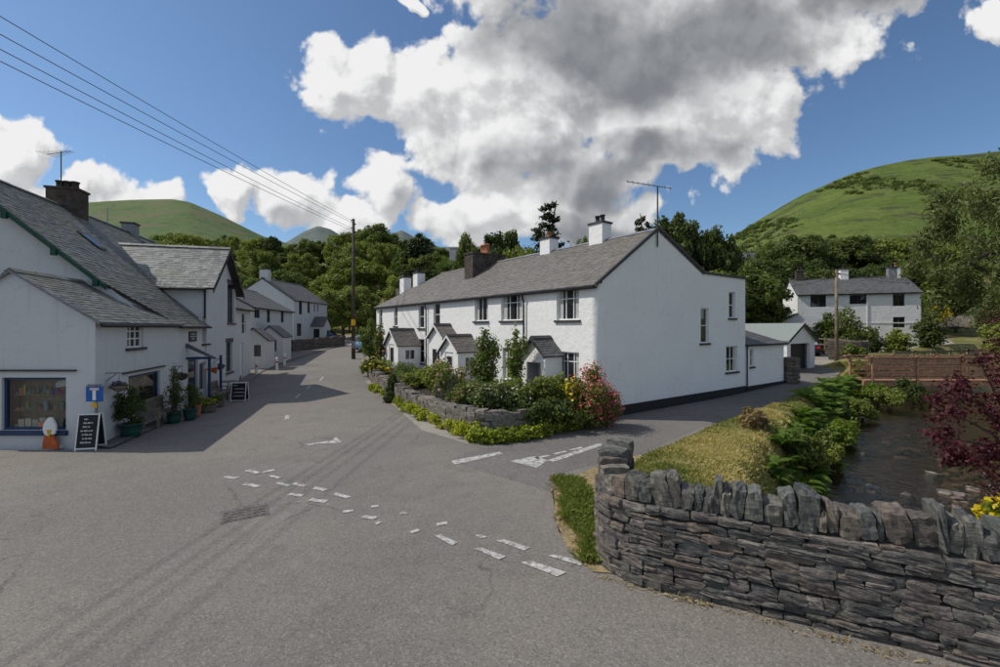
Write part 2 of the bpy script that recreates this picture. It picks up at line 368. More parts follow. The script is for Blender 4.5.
M_SILL = flat('dark_slate_sill', (.05, .047, .05), .6)
M_LINT = flat('purple_stone_lintel', (.10, .075, .08), .8)
M_LEAD = flat('lead', (.20, .21, .23), .55, .2)
M_TERRA = flat('terracotta', (.38, .15, .075), .8, .25)
M_DKPOT = flat('dark_chimney_pot', (.06, .045, .045), .8, .25)
M_BRNCH = flat('soot_brown_render', (.075, .06, .052), .9, .35, .2, 0, 3)
M_WOOD = flat('silvered_wood', (.20, .165, .13), .8, .3, .2, 0, 10)
M_BRIDGE = flat('red_brown_timber', (.36, .20, .13), .75, .3, .2, 0, 7)
M_POLE = flat('creosoted_pole', (.075, .058, .045), .85, .3, .2, 0, 4)
M_POLE2 = flat('weathered_pole', (.20, .155, .115), .85, .3, .2, 0, 4)
M_GREENPOT = flat('green_glaze', (.022, .075, .06), .35, .2)
M_METAL = flat('grey_metal', (.22, .22, .23), .45, .15, .4, .6)
M_WIRE = flat('cable', (.03, .03, .035), .6, 0)
M_IRON = flat('rusty_iron', (.135, .115, .106), .8, .35, .3, 0, 20)
M_BOARD = flat('chalkboard', (.012, .014, .016), .55, .3)
M_CHALK = flat('chalk', (.50, .50, .48), .9, .3, .1, 0, 30)
M_TBLUE = flat('sign_blue', (.012, .10, .36), .4, .1)
M_ORANGE = flat('orange_card', (.52, .11, .03), .6, .2)
M_YELBAND = flat('yellow_band', (.62, .36, .02), .6, .1)
M_REDP = flat('red_plastic', (.45, .03, .03), .4, .1)
M_TYRE = flat('rubber', (.02, .02, .02), .8, .2)
M_ASH = flat('green_felt_roof', (.235, .26, .245), .85, .05)
def glass(name, tint, transp):
    m, T = mat_new(name)
    fr = T.n('ShaderNodeFresnel', {'IOR': 1.5}).outputs[0]
    inner = T.n('ShaderNodeBsdfTransparent', [tint+(1,)]).outputs[0] if transp else T.n('ShaderNodeBsdfDiffuse', [tint+(1,)]).outputs[0]
    gl = T.n('ShaderNodeBsdfGlossy', [(.9, .93, .95, 1), .03]).outputs[0]
    out(T, T.n('ShaderNodeMixShader', [T.m('ADD', T.m('MULTIPLY', fr, .9), .03), inner, gl]).outputs[0]); return m
M_GLASS = glass('dark_window_glass', (.020, .021, .023), False)
M_SHOPGLASS = glass('clear_shop_glass', (.86, .88, .88), True)
M_CURTAIN = flat('curtain', (.45, .45, .43), .9, .1)
def water_mat():
    m, T = mat_new('stream_water'); p = wpos(T)
    n = T.m('ADD', T.noise(T.v('MULTIPLY', p, (1., 1., 1.)), 2.2, 5, .6, 0, .8), T.m('MULTIPLY', T.noise(p, 9, 4, .6), .35))
    b = T.n('ShaderNodeBump', {'Height': n, 'Strength': .7, 'Distance': .08}).outputs[0]
    gl = T.n('ShaderNodeBsdfGlossy', {'Color': (1, 1, 1, 1), 'Roughness': .07, 'Normal': b})
    tr = T.n('ShaderNodeBsdfTransparent', [(.62, .52, .40, 1)])
    fr = T.n('ShaderNodeFresnel', {'IOR': 1.33, 'Normal': b}).outputs[0]
    out(T, T.n('ShaderNodeMixShader', [T.m('ADD', fr, .02), tr.outputs[0], gl.outputs[0]]).outputs[0]); return m
M_WATER = water_mat()
M_BED = stone_mat('stream_bed', [(.07, .055, .04), (.11, .085, .06), (.06, .05, .04)], .3)

# ------------------------------------------------------------------ ground shape
STREAM = [(3.5, 1.0), (6.0, 4.5), (8.6, 8.5), (12, 12.3), (17.5, 18.5), (24, 25), (32, 32), (46, 40), (70, 50)]
def smooth01(t): t = max(0., min(1., t)); return t*t*(3-2*t)
def g(x, y):
    t = max(0., y-20); z = .055*(math.sqrt(t*t+9)-3)
    return min(z, 3.0)
def sdist(x, y):
    """signed distance to the stream line: + is the left (lane) bank"""
    best = 1e9; sg = 1
    for (ax, ay), (bx, by) in zip(STREAM, STREAM[1:]):
        dx, dy = bx-ax, by-ay; L = dx*dx+dy*dy; t = max(0, min(1, ((x-ax)*dx+(y-ay)*dy)/L))
        ex, ey = x-ax-t*dx, y-ay-t*dy; d = math.hypot(ex, ey)
        if d < best: best = d; sg = 1 if dx*ey-dy*ex > 0 else -1
    return best*sg
def lane_x(y):
    return float(np.interp(y, [6, 9, 10.6, 11.2, 14.6, 18.4, 21.6, 25.4, 29.5], [1.5, 1.45, 2.7, 3.7, 7.0, 11.6, 15.5, 19.1, 22.7]))
def ground(x, y):
    z = g(x, y)-.07
    if (x-1.5)*.45+(y-6.2)*.9 <= 0: z -= .25
    if y > 58: z += .22*min(y-58, 150)*smooth01((y-58)/40)
    if -2 < y < 60 and x > 0 and (x-1.5)*.45+(y-6.2)*.9 > 0:
        s = sdist(x, y); a = abs(s)
        if a < 9:
            bank = z + (.55*smooth01((s-2.4)/1.3)*smooth01((6.4-s)/1.8) if s > 0 else .25)
            bed = -1.28+.008*max(0, y-10)+.10*mnoise.noise(Vector((x*.9, y*.9, 3)))
            k = smooth01((a-2.15)/(1.3 if s > 0 else 2.2))
            bank = z+(bank-z)*(smooth01((x-lane_x(y)-.15)/.9) if s > 0 else 1)
            z = bed*(1-k)+bank*k+.06*mnoise.noise(Vector((x*1.2, y*1.2, 0)))*(1 if s < 4.5 and x > lane_x(y)+.3 else 0)
    return z
def P(px, py, d): return Vector(((px-500)/FPX*d, d, CAMH-(py-HZ)/FPX*d))
def PG(px, py):
    u, w = (px-500)/FPX, (py-HZ)/FPX; d = 10.
    for _ in range(60): d = .5*d+.5*(CAMH-g(u*d, d))/max(w, .004)
    return Vector((u*d, d, g(u*d, d)))
class Face:
    """vertical wall plane: u runs right as seen from outside"""
    def __init__(s, o, U):
        s.o = Vector((o[0], o[1], 0)); s.U = Vector((U[0], U[1], 0)).normalized(); s.n = Vector((s.U.y, -s.U.x, 0))
    def pt(s, u, z, off=0.): return s.o+s.U*u+s.n*off+Vector((0, 0, z))
    def hit(s, px, py, off=0.):
        d = Vector(((px-500)/FPX, 1, -(py-HZ)/FPX)); c = Vector((0, 0, CAMH)); o = s.o+s.n*off
        t = (o-c).dot(s.n)/d.dot(s.n); p = c+d*t; return (p-s.o).dot(s.U), p.z
    def rect(s, px0, py0, px1, py1, off=0.):
        u0, a = s.hit(px0, py0, off); u1, b = s.hit(px1, py0, off); _, c = s.hit(px0, py1, off); _, d = s.hit(px1, py1, off)
        return (u0, (c+d)/2, u1, (a+b)/2)
# ------------------------------------------------------------------ ground, roads, hills
def axis(lo, hi, step, far, k=1.22):
    a = list(np.arange(lo, hi+1e-6, step)); s = step
    x = hi
    while x < far: s *= k; x += s; a.append(x)
    x = lo; s = step; pre = []
    while x > -far: s *= k; x -= s; pre.append(x)
    return pre[::-1]+a
gx = axis(-30, 34, .55, 3500); gy = axis(-6, 62, .55, 3500)
V = np.array([(x, y, ground(x, y)) for y in gy for x in gx], np.float32); nx_ = len(gx)
ii, jj = np.meshgrid(np.arange(nx_-1), np.arange(len(gy)-1)); b_ = (jj*nx_+ii).ravel()
me = np_mesh('ground', V, np.stack([b_, b_+1, b_+1+nx_, b_+nx_], 1)); me.shade_smooth()
tag(mesh_obj('ground', me, M_GRASS), kind='structure')

def drape(name, poly, dz, mat, parent=None, kind='structure', step=1.5):
    pv, pf = cdt(poly); bm = bmesh.new(); vs = [bm.verts.new((x, y, 0)) for x, y in pv]
    for f in pf: bm.faces.new([vs[i] for i in f])
    y0, y1 = min(p[1] for p in poly), max(p[1] for p in poly); y = max(y0, 19.)
    while y < y1:
        bmesh.ops.bisect_plane(bm, geom=bm.verts[:]+bm.edges[:]+bm.faces[:], plane_co=(0, y, 0), plane_no=(0, 1, 0)); y += step
    for v in bm.verts: v.co.z = g(v.co.x, v.co.y)+dz
    bmesh.ops.recalc_face_normals(bm, faces=bm.faces)
    for f in bm.faces:
        if f.normal.z < 0: f.normal_flip()
    me = bpy.data.meshes.new(name); bm.to_mesh(me); bm.free()
    o = mesh_obj(name, me, mat, parent)
    if kind and parent is None: tag(o, kind=kind)
    return o
def q2(px, py): p = PG(px, py); return (p.x, p.y)
road = drape('road', [(-45, -25), (30, -25), (30, -8), (8.3, 2.75), (4.9, 4.35), (3.2, 5.2), (1.6, 6.1), (.95, 7.2), (1.05, 9.0), (2.6, 10.6), (3.6, 11.2),
    (6.9, 14.6), (11.5, 18.4), (15.4, 21.6), (19.0, 25.4), (22.6, 29.5), (25, 33), (30, 39), (36, 41), (40, 46), (28, 45), (22, 40), (20, 36), (17, 31), (15.5, 26), (12.5, 23.2), (3.5, 16.3),
    (3.0, 15), (1.0, 13.6), (-.7, 12.9), (-2.2, 14.4), (-4.4, 19.4), (-6.0, 22.6), (-7.6, 26), (-9.0, 30), (-10.6, 36), (-11.5, 44), (-14, 56), (-10, 68), (-14, 74), (-26, 70), (-23, 58), (-18.2, 49),
    (-20.5, 40), (-19, 33), (-16.2, 28), (-13.6, 20.6), (-11.0, 12.0), (-45, 12.0)], 0., M_ROAD)
drape('lane', [q2(449, 461), (1.0, 9.0), (1.2, 10), (2.6, 11), (3.7, 11.7), (6.6, 14.7), (11.3, 18.7), (15.2, 21.9), (18.8, 25.7), (22.3, 29.5), (24.5, 33), (23, 36), (20.6, 34), (17.2, 30.6), (15.7, 26), (12.5, 23), (3.6, 16.2), (2.8, 14.6), (.8, 13.3), q2(500, 446), q2(470, 451)], .004, M_LANE)
drape('gravel_drive', [(21, 34), (24, 33), (31, 38.5), (38, 40), (46, 44), (60, 60), (56, 60), (40, 47), (27, 43)], .012, M_GRAVEL)
drape('far_road', [(-11.6, 46), (-12, 52), (-6, 60), (-2, 70), (-20, 71), (-24, 60), (-19, 50)], .008, M_GRAVEL)
drape('pavement', [q2(243, 388), q2(262, 372), q2(292, 360), q2(318, 352), q2(338, 347), q2(330, 345), q2(292, 350), (-20.3, 41.5), (-19.2, 34), (-16.2, 28)], .05, M_PAVE)
drape('shop_apron', [(-11.2, 12.25), (-10.6, 12.1), (-12.6, 19.4), (-14.9, 27), (-15.5, 27.2), (-13.2, 19.6)], .05, M_LANE)
drape('gutter_strip', [(-7.9, 26), (-4.7, 19.3), (-2.5, 14.3), (-.9, 12.6), (.9, 13.2), (3.0, 14.8), (3.4, 15.6), (2.2, 14.9), (.9, 13.9), (-.6, 13.4), (-2.0, 14.7), (-4.3, 19.5), (-7.4, 26.2)], .006, M_GRAVEL)
MK = .010
def dash(a, b, w, dz=MK):
    a, b = Vector(a).to_2d(), Vector(b).to_2d(); d = (b-a).normalized(); n = Vector((-d.y, d.x))*w/2
    return drape('road_marking', [tuple(a+n), tuple(a-n), tuple(b-n), tuple(b+n)], dz, M_PAINT, road, None)
def quadmark(pts): return drape('road_marking', [q2(*p) for p in pts], MK, M_PAINT, road, None)
# give-way dashes (photo places read on the road plane)
for a, b, w in (((225,477),(237,478.5),.13), ((243,484),(259,487),.13), ((262,473),(274,470),.12), ((247,470.5),(258,473.5),.13), ((270,476),(280,478.5),.1), ((277,483),(289,486),.1),
                ((289,494.5),(303,496),.12), ((294,483.5),(305,486.5),.12), ((313,488),(326,490.5),.12), ((310,500),(326,502),.13), ((334,494),(349,498),.12), ((343,512),(353,511),.1),
                ((371,507),(379,506),.1), ((363,517),(376,518.5),.12), ((375,524),(381,522),.1), ((400,514),(407,513),.1), ((411,533),(419,530),.1), ((437,525),(447,523),.1)):
    dash(q2(*a), q2(*b), w)
for pts in ([(434,536),(441,535),(458,543),(452,546)], [(474,549),(481,548),(506,557),(499,560)], [(521,563),(530,561),(567,573),(557,577)],
            [(496,541),(504,540),(531,548),(524,551)], [(547,556),(555,555),(587,563),(580,566)], [(475,535.5),(480,534.5),(487,537.5),(481,539)]): quadmark(pts)
# arrow head triangle of the lane and centre marks
quadmark([(510,461.5),(534,456.5),(548,460.5),(537,468)])
for a, b, w in (((536,458.5),(549,455.5),.12), ((554,454.5),(566,451.5),.11), ((570,450.5),(583,447.5),.11), ((550,461.5),(602,444.2),.2)): dash(q2(*a), q2(*b), w)
for pts in ([(306,444.5),(333,440.5),(342,441.5),(341,443),(318,444),(309,446)], [(333,439.5),(336,437),(340,441),(335,441)], [(284,420),(289,419),(290,416),(286,415)]): quadmark(pts)
for a, b in (((320,381),(323,377)), ((296,398),(300,394)), ((307,389),(310,386))): dash(q2(*a), q2(*b), .1)
quadmark([(451,461),(500,452),(503,454),(455,465)])
# cast-iron cover
pc = PG(245, 513); dirx = (PG(262, 505)-PG(220, 513)).normalized(); diry = Vector((-dirx.y, dirx.x, 0))
mh = thing('manhole_cover', (pc.x, pc.y, 0), 'rusty rectangular iron cover let into the road', 'manhole cover')
m_ = MB(); m_.obox(pc-dirx*.37-diry*.30+Vector((0, 0, -.03)), dirx*.74, diry*.60, Vector((0, 0, .038))); m_.build('frame', M_IRON, mh)
m_ = MB()
for i in range(6):
    for j in range(4):
        o = pc+dirx*(-.33+i*.112)+diry*(-.25+j*.128)+Vector((0, 0, .004)); m_.obox(o, dirx*.085, diry*.09, Vector((0, 0, .012)))
m_.build('tread_plate', M_IRON, mh)

def hill(name, sil, Y0, Y1, mat, prof=1.25, amp=1., ncol=120, nrow=46, back=1.5):
    pxs = [s[0] for s in sil]; pys = [s[1] for s in sil]; V = []
    for j in range(nrow+10):
        t = j/(nrow-1); Y = Y0+(Y1-Y0)*t
        for i in range(ncol):
            px = pxs[0]+(pxs[-1]-pxs[0])*i/(ncol-1)
            top = CAMH+(HZ-float(np.interp(px, pxs, pys)))/FPX*Y1
            x = (px-500)/FPX*(Y0*.55+Y*.45 if False else Y)
            k = t**prof if t <= 1 else max(0, 1-(t-1)*back*2)
            nz = amp*(mnoise.fractal(Vector((x, Y, 0))/(90*amp+30), 1.0, 2.1, 5))*min(1, t*3)*(.35 if abs(t-1) < .02 else 1)
            V.append((x, Y, (top-0)*k+nz-(6 if j == 0 else 0)))
    n = ncol; ii, jj = np.meshgrid(np.arange(n-1), np.arange(nrow+9)); b = (jj*n+ii).ravel()
    me = np_mesh(name, np.array(V), np.stack([b, b+1, b+1+n, b+n], 1)); me.shade_smooth()
    return tag(mesh_obj(name, me, mat), kind='structure')
HILL_R = [(560,262),(660,256),(700,250),(725,241),(760,219),(800,196),(850,174),(880,166),(910,160),(935,157),(965,155),(1010,150),(1100,146),(1250,150),(1500,190)]
hill('fell', HILL_R, 110, 460, M_HILL_R, 1.15, 1.2)
hill('fell', [(-400,235),(-200,215),(-60,205),(40,206),(92,202),(130,200),(172,199),(190,202),(220,215),(262,236),(300,247),(360,260)], 420, 1500, M_HILL_L, 1.3, 4.)
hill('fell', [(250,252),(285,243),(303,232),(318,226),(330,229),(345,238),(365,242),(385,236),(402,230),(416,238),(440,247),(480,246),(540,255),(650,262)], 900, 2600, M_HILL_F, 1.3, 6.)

# stream: bed is the carved ground; water sheet, bed strip and stones
wv = []; wf = []
WL = -1.0
pts = [Vector(p) for p in STREAM]; dense = []
for a, b in zip(pts, pts[1:]):
    for k in range(6): dense.append(a.lerp(b, k/6))
for i, p in enumerate(dense):
    d = (dense[min(i+1, len(dense)-1)]-dense[max(0, i-1)]).normalized(); n = Vector((-d.y, d.x)); z = WL+.012*max(0, p.y-8)
    wv += [(p.x+n.x*3.2, p.y+n.y*3.2, z), (p.x-n.x*4.2, p.y-n.y*4.2, z)]
    if i: wf.append((2*i-2, 2*i-1, 2*i+1, 2*i))
wf = [f[::-1] for f in wf] if (Vector(wv[2])-Vector(wv[0])).cross(Vector(wv[1])-Vector(wv[0])).z > 0 else wf
mw = MB(); mw.add(wv, wf); tag(mw.build('stream', M_WATER, fix=False), kind='structure')
mb = MB(); mb.add([(x, y, z-.27+(0)) for x, y, z in wv], wf); tag(mb.build('stream_bed', M_BED, fix=False), kind='structure')

# ------------------------------------------------------------------ stones and stone walls
def stone_mesh(name, seed, sub=1, rough=.12):
    r = random.Random(seed); bm = bmesh.new(); bmesh.ops.create_cube(bm, size=1.)
    for v in bm.verts: v.co += Vector((r.uniform(-1, 1)*.10, r.uniform(-1, 1)*.05, r.uniform(-1, 1)*.12))
    bmesh.ops.subdivide_edges(bm, edges=bm.edges[:], cuts=sub, use_grid_fill=True)
    for v in bm.verts:
        c = v.co; l = max(abs(c.x), abs(c.y), abs(c.z)); k = (abs(c.x) > .4)+(abs(c.y) > .4)+(abs(c.z) > .4)
        v.co *= (1., 1., .965, .90)[k]
        v.co += Vector((r.uniform(-1, 1), r.uniform(-1, 1), r.uniform(-1, 1)))*rough*(.32 if sub > 1 else .26)
    me = bpy.data.meshes.new(name); bm.to_mesh(me); bm.free(); return me
class Path:
    def __init__(s, pts, n=14):
        pts = [Vector(p) for p in pts]; q = [pts[0]*2-pts[1]]+pts+[pts[-1]*2-pts[-2]]; s.p = []
        for i in range(1, len(q)-2):
            a, b, c, d = q[i-1:i+3]
            for k in range(n):
                t = k/n; s.p.append(.5*((2*b)+(c-a)*t+(2*a-5*b+4*c-d)*t*t+(3*b-a-3*c+d)*t**3))
        s.p.append(pts[-1]); s.L = [0]
        for a, b in zip(s.p, s.p[1:]): s.L.append(s.L[-1]+(b-a).length)
        s.len = s.L[-1]
    def at(s, l):
        l = max(0, min(s.len-1e-6, l)); i = int(np.searchsorted(s.L, l, side='right'))-1; i = min(i, len(s.p)-2)
        a, b = s.p[i], s.p[i+1]; t = (l-s.L[i])/max(1e-9, s.L[i+1]-s.L[i]); d = (b-a).normalized()
        return a.lerp(b, t), d
def stone_wall(name, label, pts, hfun, mats, thick=.45, course=(.07, .15), width=(.16, .5), cope=None, seed=1, zfun=None, sub=1, protos=14, depthz=.3, group=None, side=1, cap=290):
    """one thing; every stone of the face is a part of it. the face looks to the right-hand side of the path"""
    r = random.Random(seed); path = Path(pts); p0, _ = path.at(path.len/2)
    zf = zfun or (lambda x, y: 0.)
    t = thing(name, (p0.x, p0.y, zf(p0.x, p0.y)), label, 'wall', group)
    core = MB(); N = max(8, int(path.len/.25)); vs = []
    for i in range(N+1):
        p, d = path.at(path.len*i/N); n = Vector((d.y, -d.x))*side; z = zf(p.x, p.y); h = hfun(path.len*i/N)
        f = p-n*.05; b = p-n*thick
        vs += [(f.x, f.y, z-depthz), (f.x, f.y, z+h), (b.x, b.y, z+h), (b.x, b.y, z-depthz-1.0*(cope is not None and sub > 1))]
    fs = []
    for i in range(N):
        a = 4*i
        for k in range(4): fs.append((a+k, a+(k+1) % 4, a+4+(k+1) % 4, a+4+k))
    fs += [(0, 1, 2, 3), (4*N+3, 4*N+2, 4*N+1, 4*N)]
    core.add(vs, fs); core.build('core', M_MORTAR, t)
    meshes = [stone_mesh('stone', seed*100+k, sub) for k in range(protos)]
    for m in meshes: m.materials.append(mats[0])
    cnt = 0
    def put(nm, me, loc, d, n, sx, sy, sz, roll=0., mat=None, pitch=0.):
        o = bpy.data.objects.new(nm, me); COL.objects.link(o); o.parent = t
        X = Vector((d.x, d.y, 0)); Y = -Vector((n.x, n.y, 0)); Z = Vector((0, 0, 1))
        M = Matrix((X, Y, Z)).transposed().to_4x4() @ Matrix.Rotation(roll, 4, 'Y') @ Matrix.Rotation(pitch, 4, 'X') @ Matrix.Diagonal((sx, sy, sz, 1))
        M.translation = loc-ROOTLOC[t.name]; o.matrix_local = M
    z = -.02; hmax = max(hfun(path.len*i/20) for i in range(21)); ci = 0
    while z < hmax-.02:
        ch = r.uniform(*course); l = -r.uniform(0, .3); ph = r.uniform(0, 6)
        while l < path.len:
            w = r.uniform(*width)*(1.35 if ch < sum(course)/2 and r.random() < .4 else 1.)
            c = l+w/2
            if c > path.len: break
            wob = .020*math.sin(c*1.7+ph)+.014*math.sin(c*4.1+ci)
            zz = z+wob+r.uniform(-.008, .008)
            if zz+ch*.5 < hfun(c) and cnt < cap:
                p, d = path.at(c); n = Vector((d.y, -d.x))*side
                if r.random() < .22 and ch > course[0]*1.5:           # two thin stones instead of one
                    for k in (0, 1):
                        pr = r.uniform(-.015, .03)
                        put('stone', r.choice(meshes), Vector((p.x+n.x*(pr-.10), p.y+n.y*(pr-.10), zf(p.x, p.y)+zz+ch*(.25+.5*k))), d, n, w*1.02, .25, ch*.53, r.uniform(-.03, .03)); cnt += 1
                else:
                    pr = r.uniform(-.012, .022)
                    put('stone', r.choice(meshes), Vector((p.x+n.x*(pr-.10), p.y+n.y*(pr-.10), zf(p.x, p.y)+zz+ch/2)), d, n, w*r.uniform(.98, 1.06), .25, ch*r.uniform(.98, 1.10), r.uniform(-.04, .04)); cnt += 1
            l += w
        z += ch*.97; ci += 1
    if cope:
        cm = [stone_mesh('coping_stone', seed*100+50+k, sub, .13) for k in range(14)]
        for m in cm: m.materials.append(mats[1])
        l = 0.
        while l < path.len:
            w = r.uniform(*cope[0]); hh = r.uniform(*cope[1])*(1.18 if r.random() < .25 else 1.); c = l+w/2
            if c > path.len: break
            p, d = path.at(c); n = Vector((d.y, -d.x))*side; hb = hfun(c)
            dep = thick*r.uniform(.85, 1.08)
            put('coping_stone', r.choice(cm), Vector((p.x-n.x*thick*.5, p.y-n.y*thick*.5, zf(p.x, p.y)+hb+hh/2-.08)), d, n, w*.97, dep, hh, r.uniform(-.16, .16), None, r.uniform(-.08, .08)); l += w*r.uniform(.93, 1.02)
    return t
# the parapet beside the camera
def par_h(l): return 1.12+.12*smooth01((1.5-l)/.9)
stone_wall('stone_parapet', 'long curved dry-stone parapet with upright coping stones beside the stream', [(1.78, 7.25), (1.50, 6.75), (1.42, 6.35), (1.5, 6.0), (1.85, 5.68), (2.5, 5.37), (3.2, 5.04), (4.16, 4.60), (4.95, 4.2), (5.7, 3.84)],
           par_h, (M_STONE, M_COPE), .40, (.06, .125), (.13, .40), ((.075, .22), (.21, .37)), seed=5, sub=3, cap=310, depthz=.3, side=1)

# ------------------------------------------------------------------ building helpers
def panel(name, face, outline, holes, mat, parent, depth=.14, off=0.):
    mb = MB(); pv, pf = cdt(outline, [[(u0, z0), (u0, z1), (u1, z1), (u1, z0)] for u0, z0, u1, z1 in holes])
    mb.add([face.pt(u, z, off) for u, z in pv], pf)
    for (u0, z0, u1, z1) in holes:
        c = [(u0, z0), (u0, z1), (u1, z1), (u1, z0)]
        for i in range(4):
            a, b = c[i], c[(i+1) % 4]; mb.quad(face.pt(*a, off), face.pt(*b, off), face.pt(*b, off-depth), face.pt(*a, off-depth))
    o = mb.build(name, mat, parent, fix=False)
    bm = bmesh.new(); bm.from_mesh(o.data); bmesh.ops.remove_doubles(bm, verts=bm.verts, dist=1e-4)
    for f in bm.faces:
        f.normal_update()
        if f.normal.dot(face.n) < -.5: f.normal_flip()
    bm.to_mesh(o.data); bm.free(); return o
def window(parent, face, rect, cols=(.5,), rows=(), mat=None, rec=.11, sill=None, lintel=None, curtain=False, off=0., fw=.05, pane=None, sillo=.06, name='window'):
    u0, z0, u1, z1 = rect; mat = mat or M_FRAME_W; mb = MB(); o = off-rec
    def bar(a0, b0, a1, b1, th=.05): mb.obox(face.pt(a0, b0, o), face.U*(a1-a0), Vector((0, 0, b1-b0)), face.n*th)
    bar(u0, z0, u0+fw, z1); bar(u1-fw, z0, u1, z1); bar(u0+fw, z0, u1-fw, z0+fw); bar(u0+fw, z1-fw, u1-fw, z1)
    iw, ih = u1-u0-2*fw, z1-z0-2*fw
    for c in cols: bar(u0+fw+iw*c-fw*.4, z0+fw, u0+fw+iw*c+fw*.4, z1-fw, .042)
    for rr in rows: bar(u0+fw, z0+fw+ih*rr-fw*.35, u1-fw, z0+fw+ih*rr+fw*.35, .036)
    w = mb.build(name, mat, parent)
    MB().quad(face.pt(u0, z0, o+.012), face.pt(u1, z0, o+.012), face.pt(u1, z1, o+.012), face.pt(u0, z1, o+.012)).build('pane', pane or M_GLASS, w, fix=False)
    if curtain:
        for a, b in ((u0+fw, u0+fw+iw*.2), (u1-fw-iw*.2, u1-fw)): MB().obox(face.pt(a, z0+fw, o+.014), face.U*(b-a), Vector((0, 0, ih)), face.n*.004).build('curtain', M_CURTAIN, w)
    if sill: MB().obox(face.pt(u0-.09, z0-.09, off-rec+.02), face.U*(u1-u0+.18), Vector((0, 0, .085)), face.n*(rec+sillo)).build('sill', sill, w)
    if lintel: MB().obox(face.pt(u0-.08, z1+.002, off-.03), face.U*(u1-u0+.16), Vector((0, 0, .2)), face.n*.055).build('lintel', lintel, w)
    return w
def door(parent, face, rect, mat, rec=.12, off=0., glazed=False):
    u0, z0, u1, z1 = rect; m = MB(); o = off-rec
    m.obox(face.pt(u0, z0, o), face.U*(u1-u0), Vector((0, 0, z1-z0)), face.n*.05)
    w, h = u1-u0, z1-z0
    for a, b in ((.12, .46), (.54, .88)):
        for c, d in ((.06, .44), (.52, .93)): m.obox(face.pt(u0+w*a, z0+h*c, o+.05), face.U*(w*(b-a)), Vector((0, 0, h*(d-c))), face.n*.012)
    dr = m.build('door', mat, parent)
    MB().tube([face.pt(u1-.1, z0+1., o+.05), face.pt(u1-.1, z0+1., o+.1), face.pt(u1-.2, z0+1., o+.1)], .014, 6).build('handle', M_METAL, dr)
    if glazed: MB().obox(face.pt(u0+w*.2, z0+h*.5, o+.063), face.U*(w*.6), Vector((0, 0, h*.4)), face.n*.004).build('pane', M_GLASS, dr)
    return dr
def slates(mb, poly, c=.20, w=.28, seed=0, th=.011):
    c *= .80; w *= .72
    r = random.Random(seed); poly = [Vector(p) for p in poly]; U = (poly[1]-poly[0]).normalized()
    N = U.cross(poly[-1]-poly[0]).normalized()
    if N.z < 0: N = -N
    Vd = N.cross(U);
    if Vd.dot(poly[-1]-poly[0]) < 0: Vd = -Vd
    p2 = [((p-poly[0]).dot(U), (p-poly[0]).dot(Vd)) for p in poly]; vmax = max(p[1] for p in p2); v = 0.
    def rng(v):
        xs = []
        for (a, b), (c2, d) in zip(p2, p2[1:]+p2[:1]):
            if (b-v)*(d-v) <= 0 and abs(b-d) > 1e-9: xs.append(a+(c2-a)*(v-b)/(d-b))
        return (min(xs), max(xs)) if len(xs) > 1 else None
    while v < vmax-.03:
        cc = c*r.uniform(.92, 1.08)*(1.15-.35*v/max(vmax, .1)); m = rng(min(v+cc*.5, vmax-1e-3))
        if m is None: v += cc; continue
        u, ue = m; u -= r.uniform(0, w)
        while u < ue:
            ww = w*r.uniform(.6, 1.35); a, b = max(u, m[0]), min(u+ww-.006, ue)
            if b-a > .03:
                t = th*r.uniform(.8, 1.9); dv = r.uniform(-.012, .012); top = min(v+cc*1.12, vmax)
                o = poly[0]; q = [o+U*a+Vd*(v+dv)+N*t, o+U*b+Vd*(v+dv+r.uniform(-.008, .008))+N*t*r.uniform(.8, 1.2), o+U*b+Vd*top+N*.004, o+U*a+Vd*top+N*.004,
                                o+U*a+Vd*(v+dv)-N*.006, o+U*b+Vd*(v+dv)-N*.006]
                mb.add(q, [(0, 1, 2, 3), (4, 5, 1, 0), (0, 3, 4), (5, 2, 1)])
            u += ww
        v += cc
def roof(parent, planes, mat, th=.10, c=.20, w=.28, seed=1, ridge=None, ridge_mat=None, name='roof', slabmat=None):
    """planes: planar polygons, first edge is the eave. one slab part, its slate covering and ridge tiles are sub-parts"""
    slab = MB(); cov = MB()
    for i, pl in enumerate(planes):
        pl = [Vector(p) for p in pl]; N = (pl[1]-pl[0]).cross(pl[-1]-pl[0]).normalized()
        if N.z < 0: N = -N
        slab.prism([p-N*th for p in pl], N*(th-.004)); slates(cov, pl, c, w, seed*17+i)
    rf = slab.build(name, slabmat or M_SILL, parent)
    tag(cov.build('slate_covering', mat, rf, fix=False), kind='stuff')
    if ridge:
        m = MB()
        for a, b in ridge:
            a, b = Vector(a), Vector(b); L = (b-a).length; d = (b-a)/L; k = max(1, int(L/.45)); s = d.cross(Vector((0, 0, 1))).normalized()
            for i in range(k):
                p0, p1 = a+d*(L*i/k+.006), a+d*(L*(i+1)/k-.006); j = rnd.uniform(-.008, .012)
                up = Vector((0, 0, .035+j)); dn = Vector((0, 0, -.07))
                m.add([p0+s*.14+dn, p0+up, p0-s*.14+dn, p1+s*.14+dn, p1+up, p1-s*.14+dn], [(0, 1, 4, 3), (1, 2, 5, 4), (0, 2, 1), (3, 4, 5)])
        m.build('ridge_tile', ridge_mat or M_LEAD, rf)
    return rf
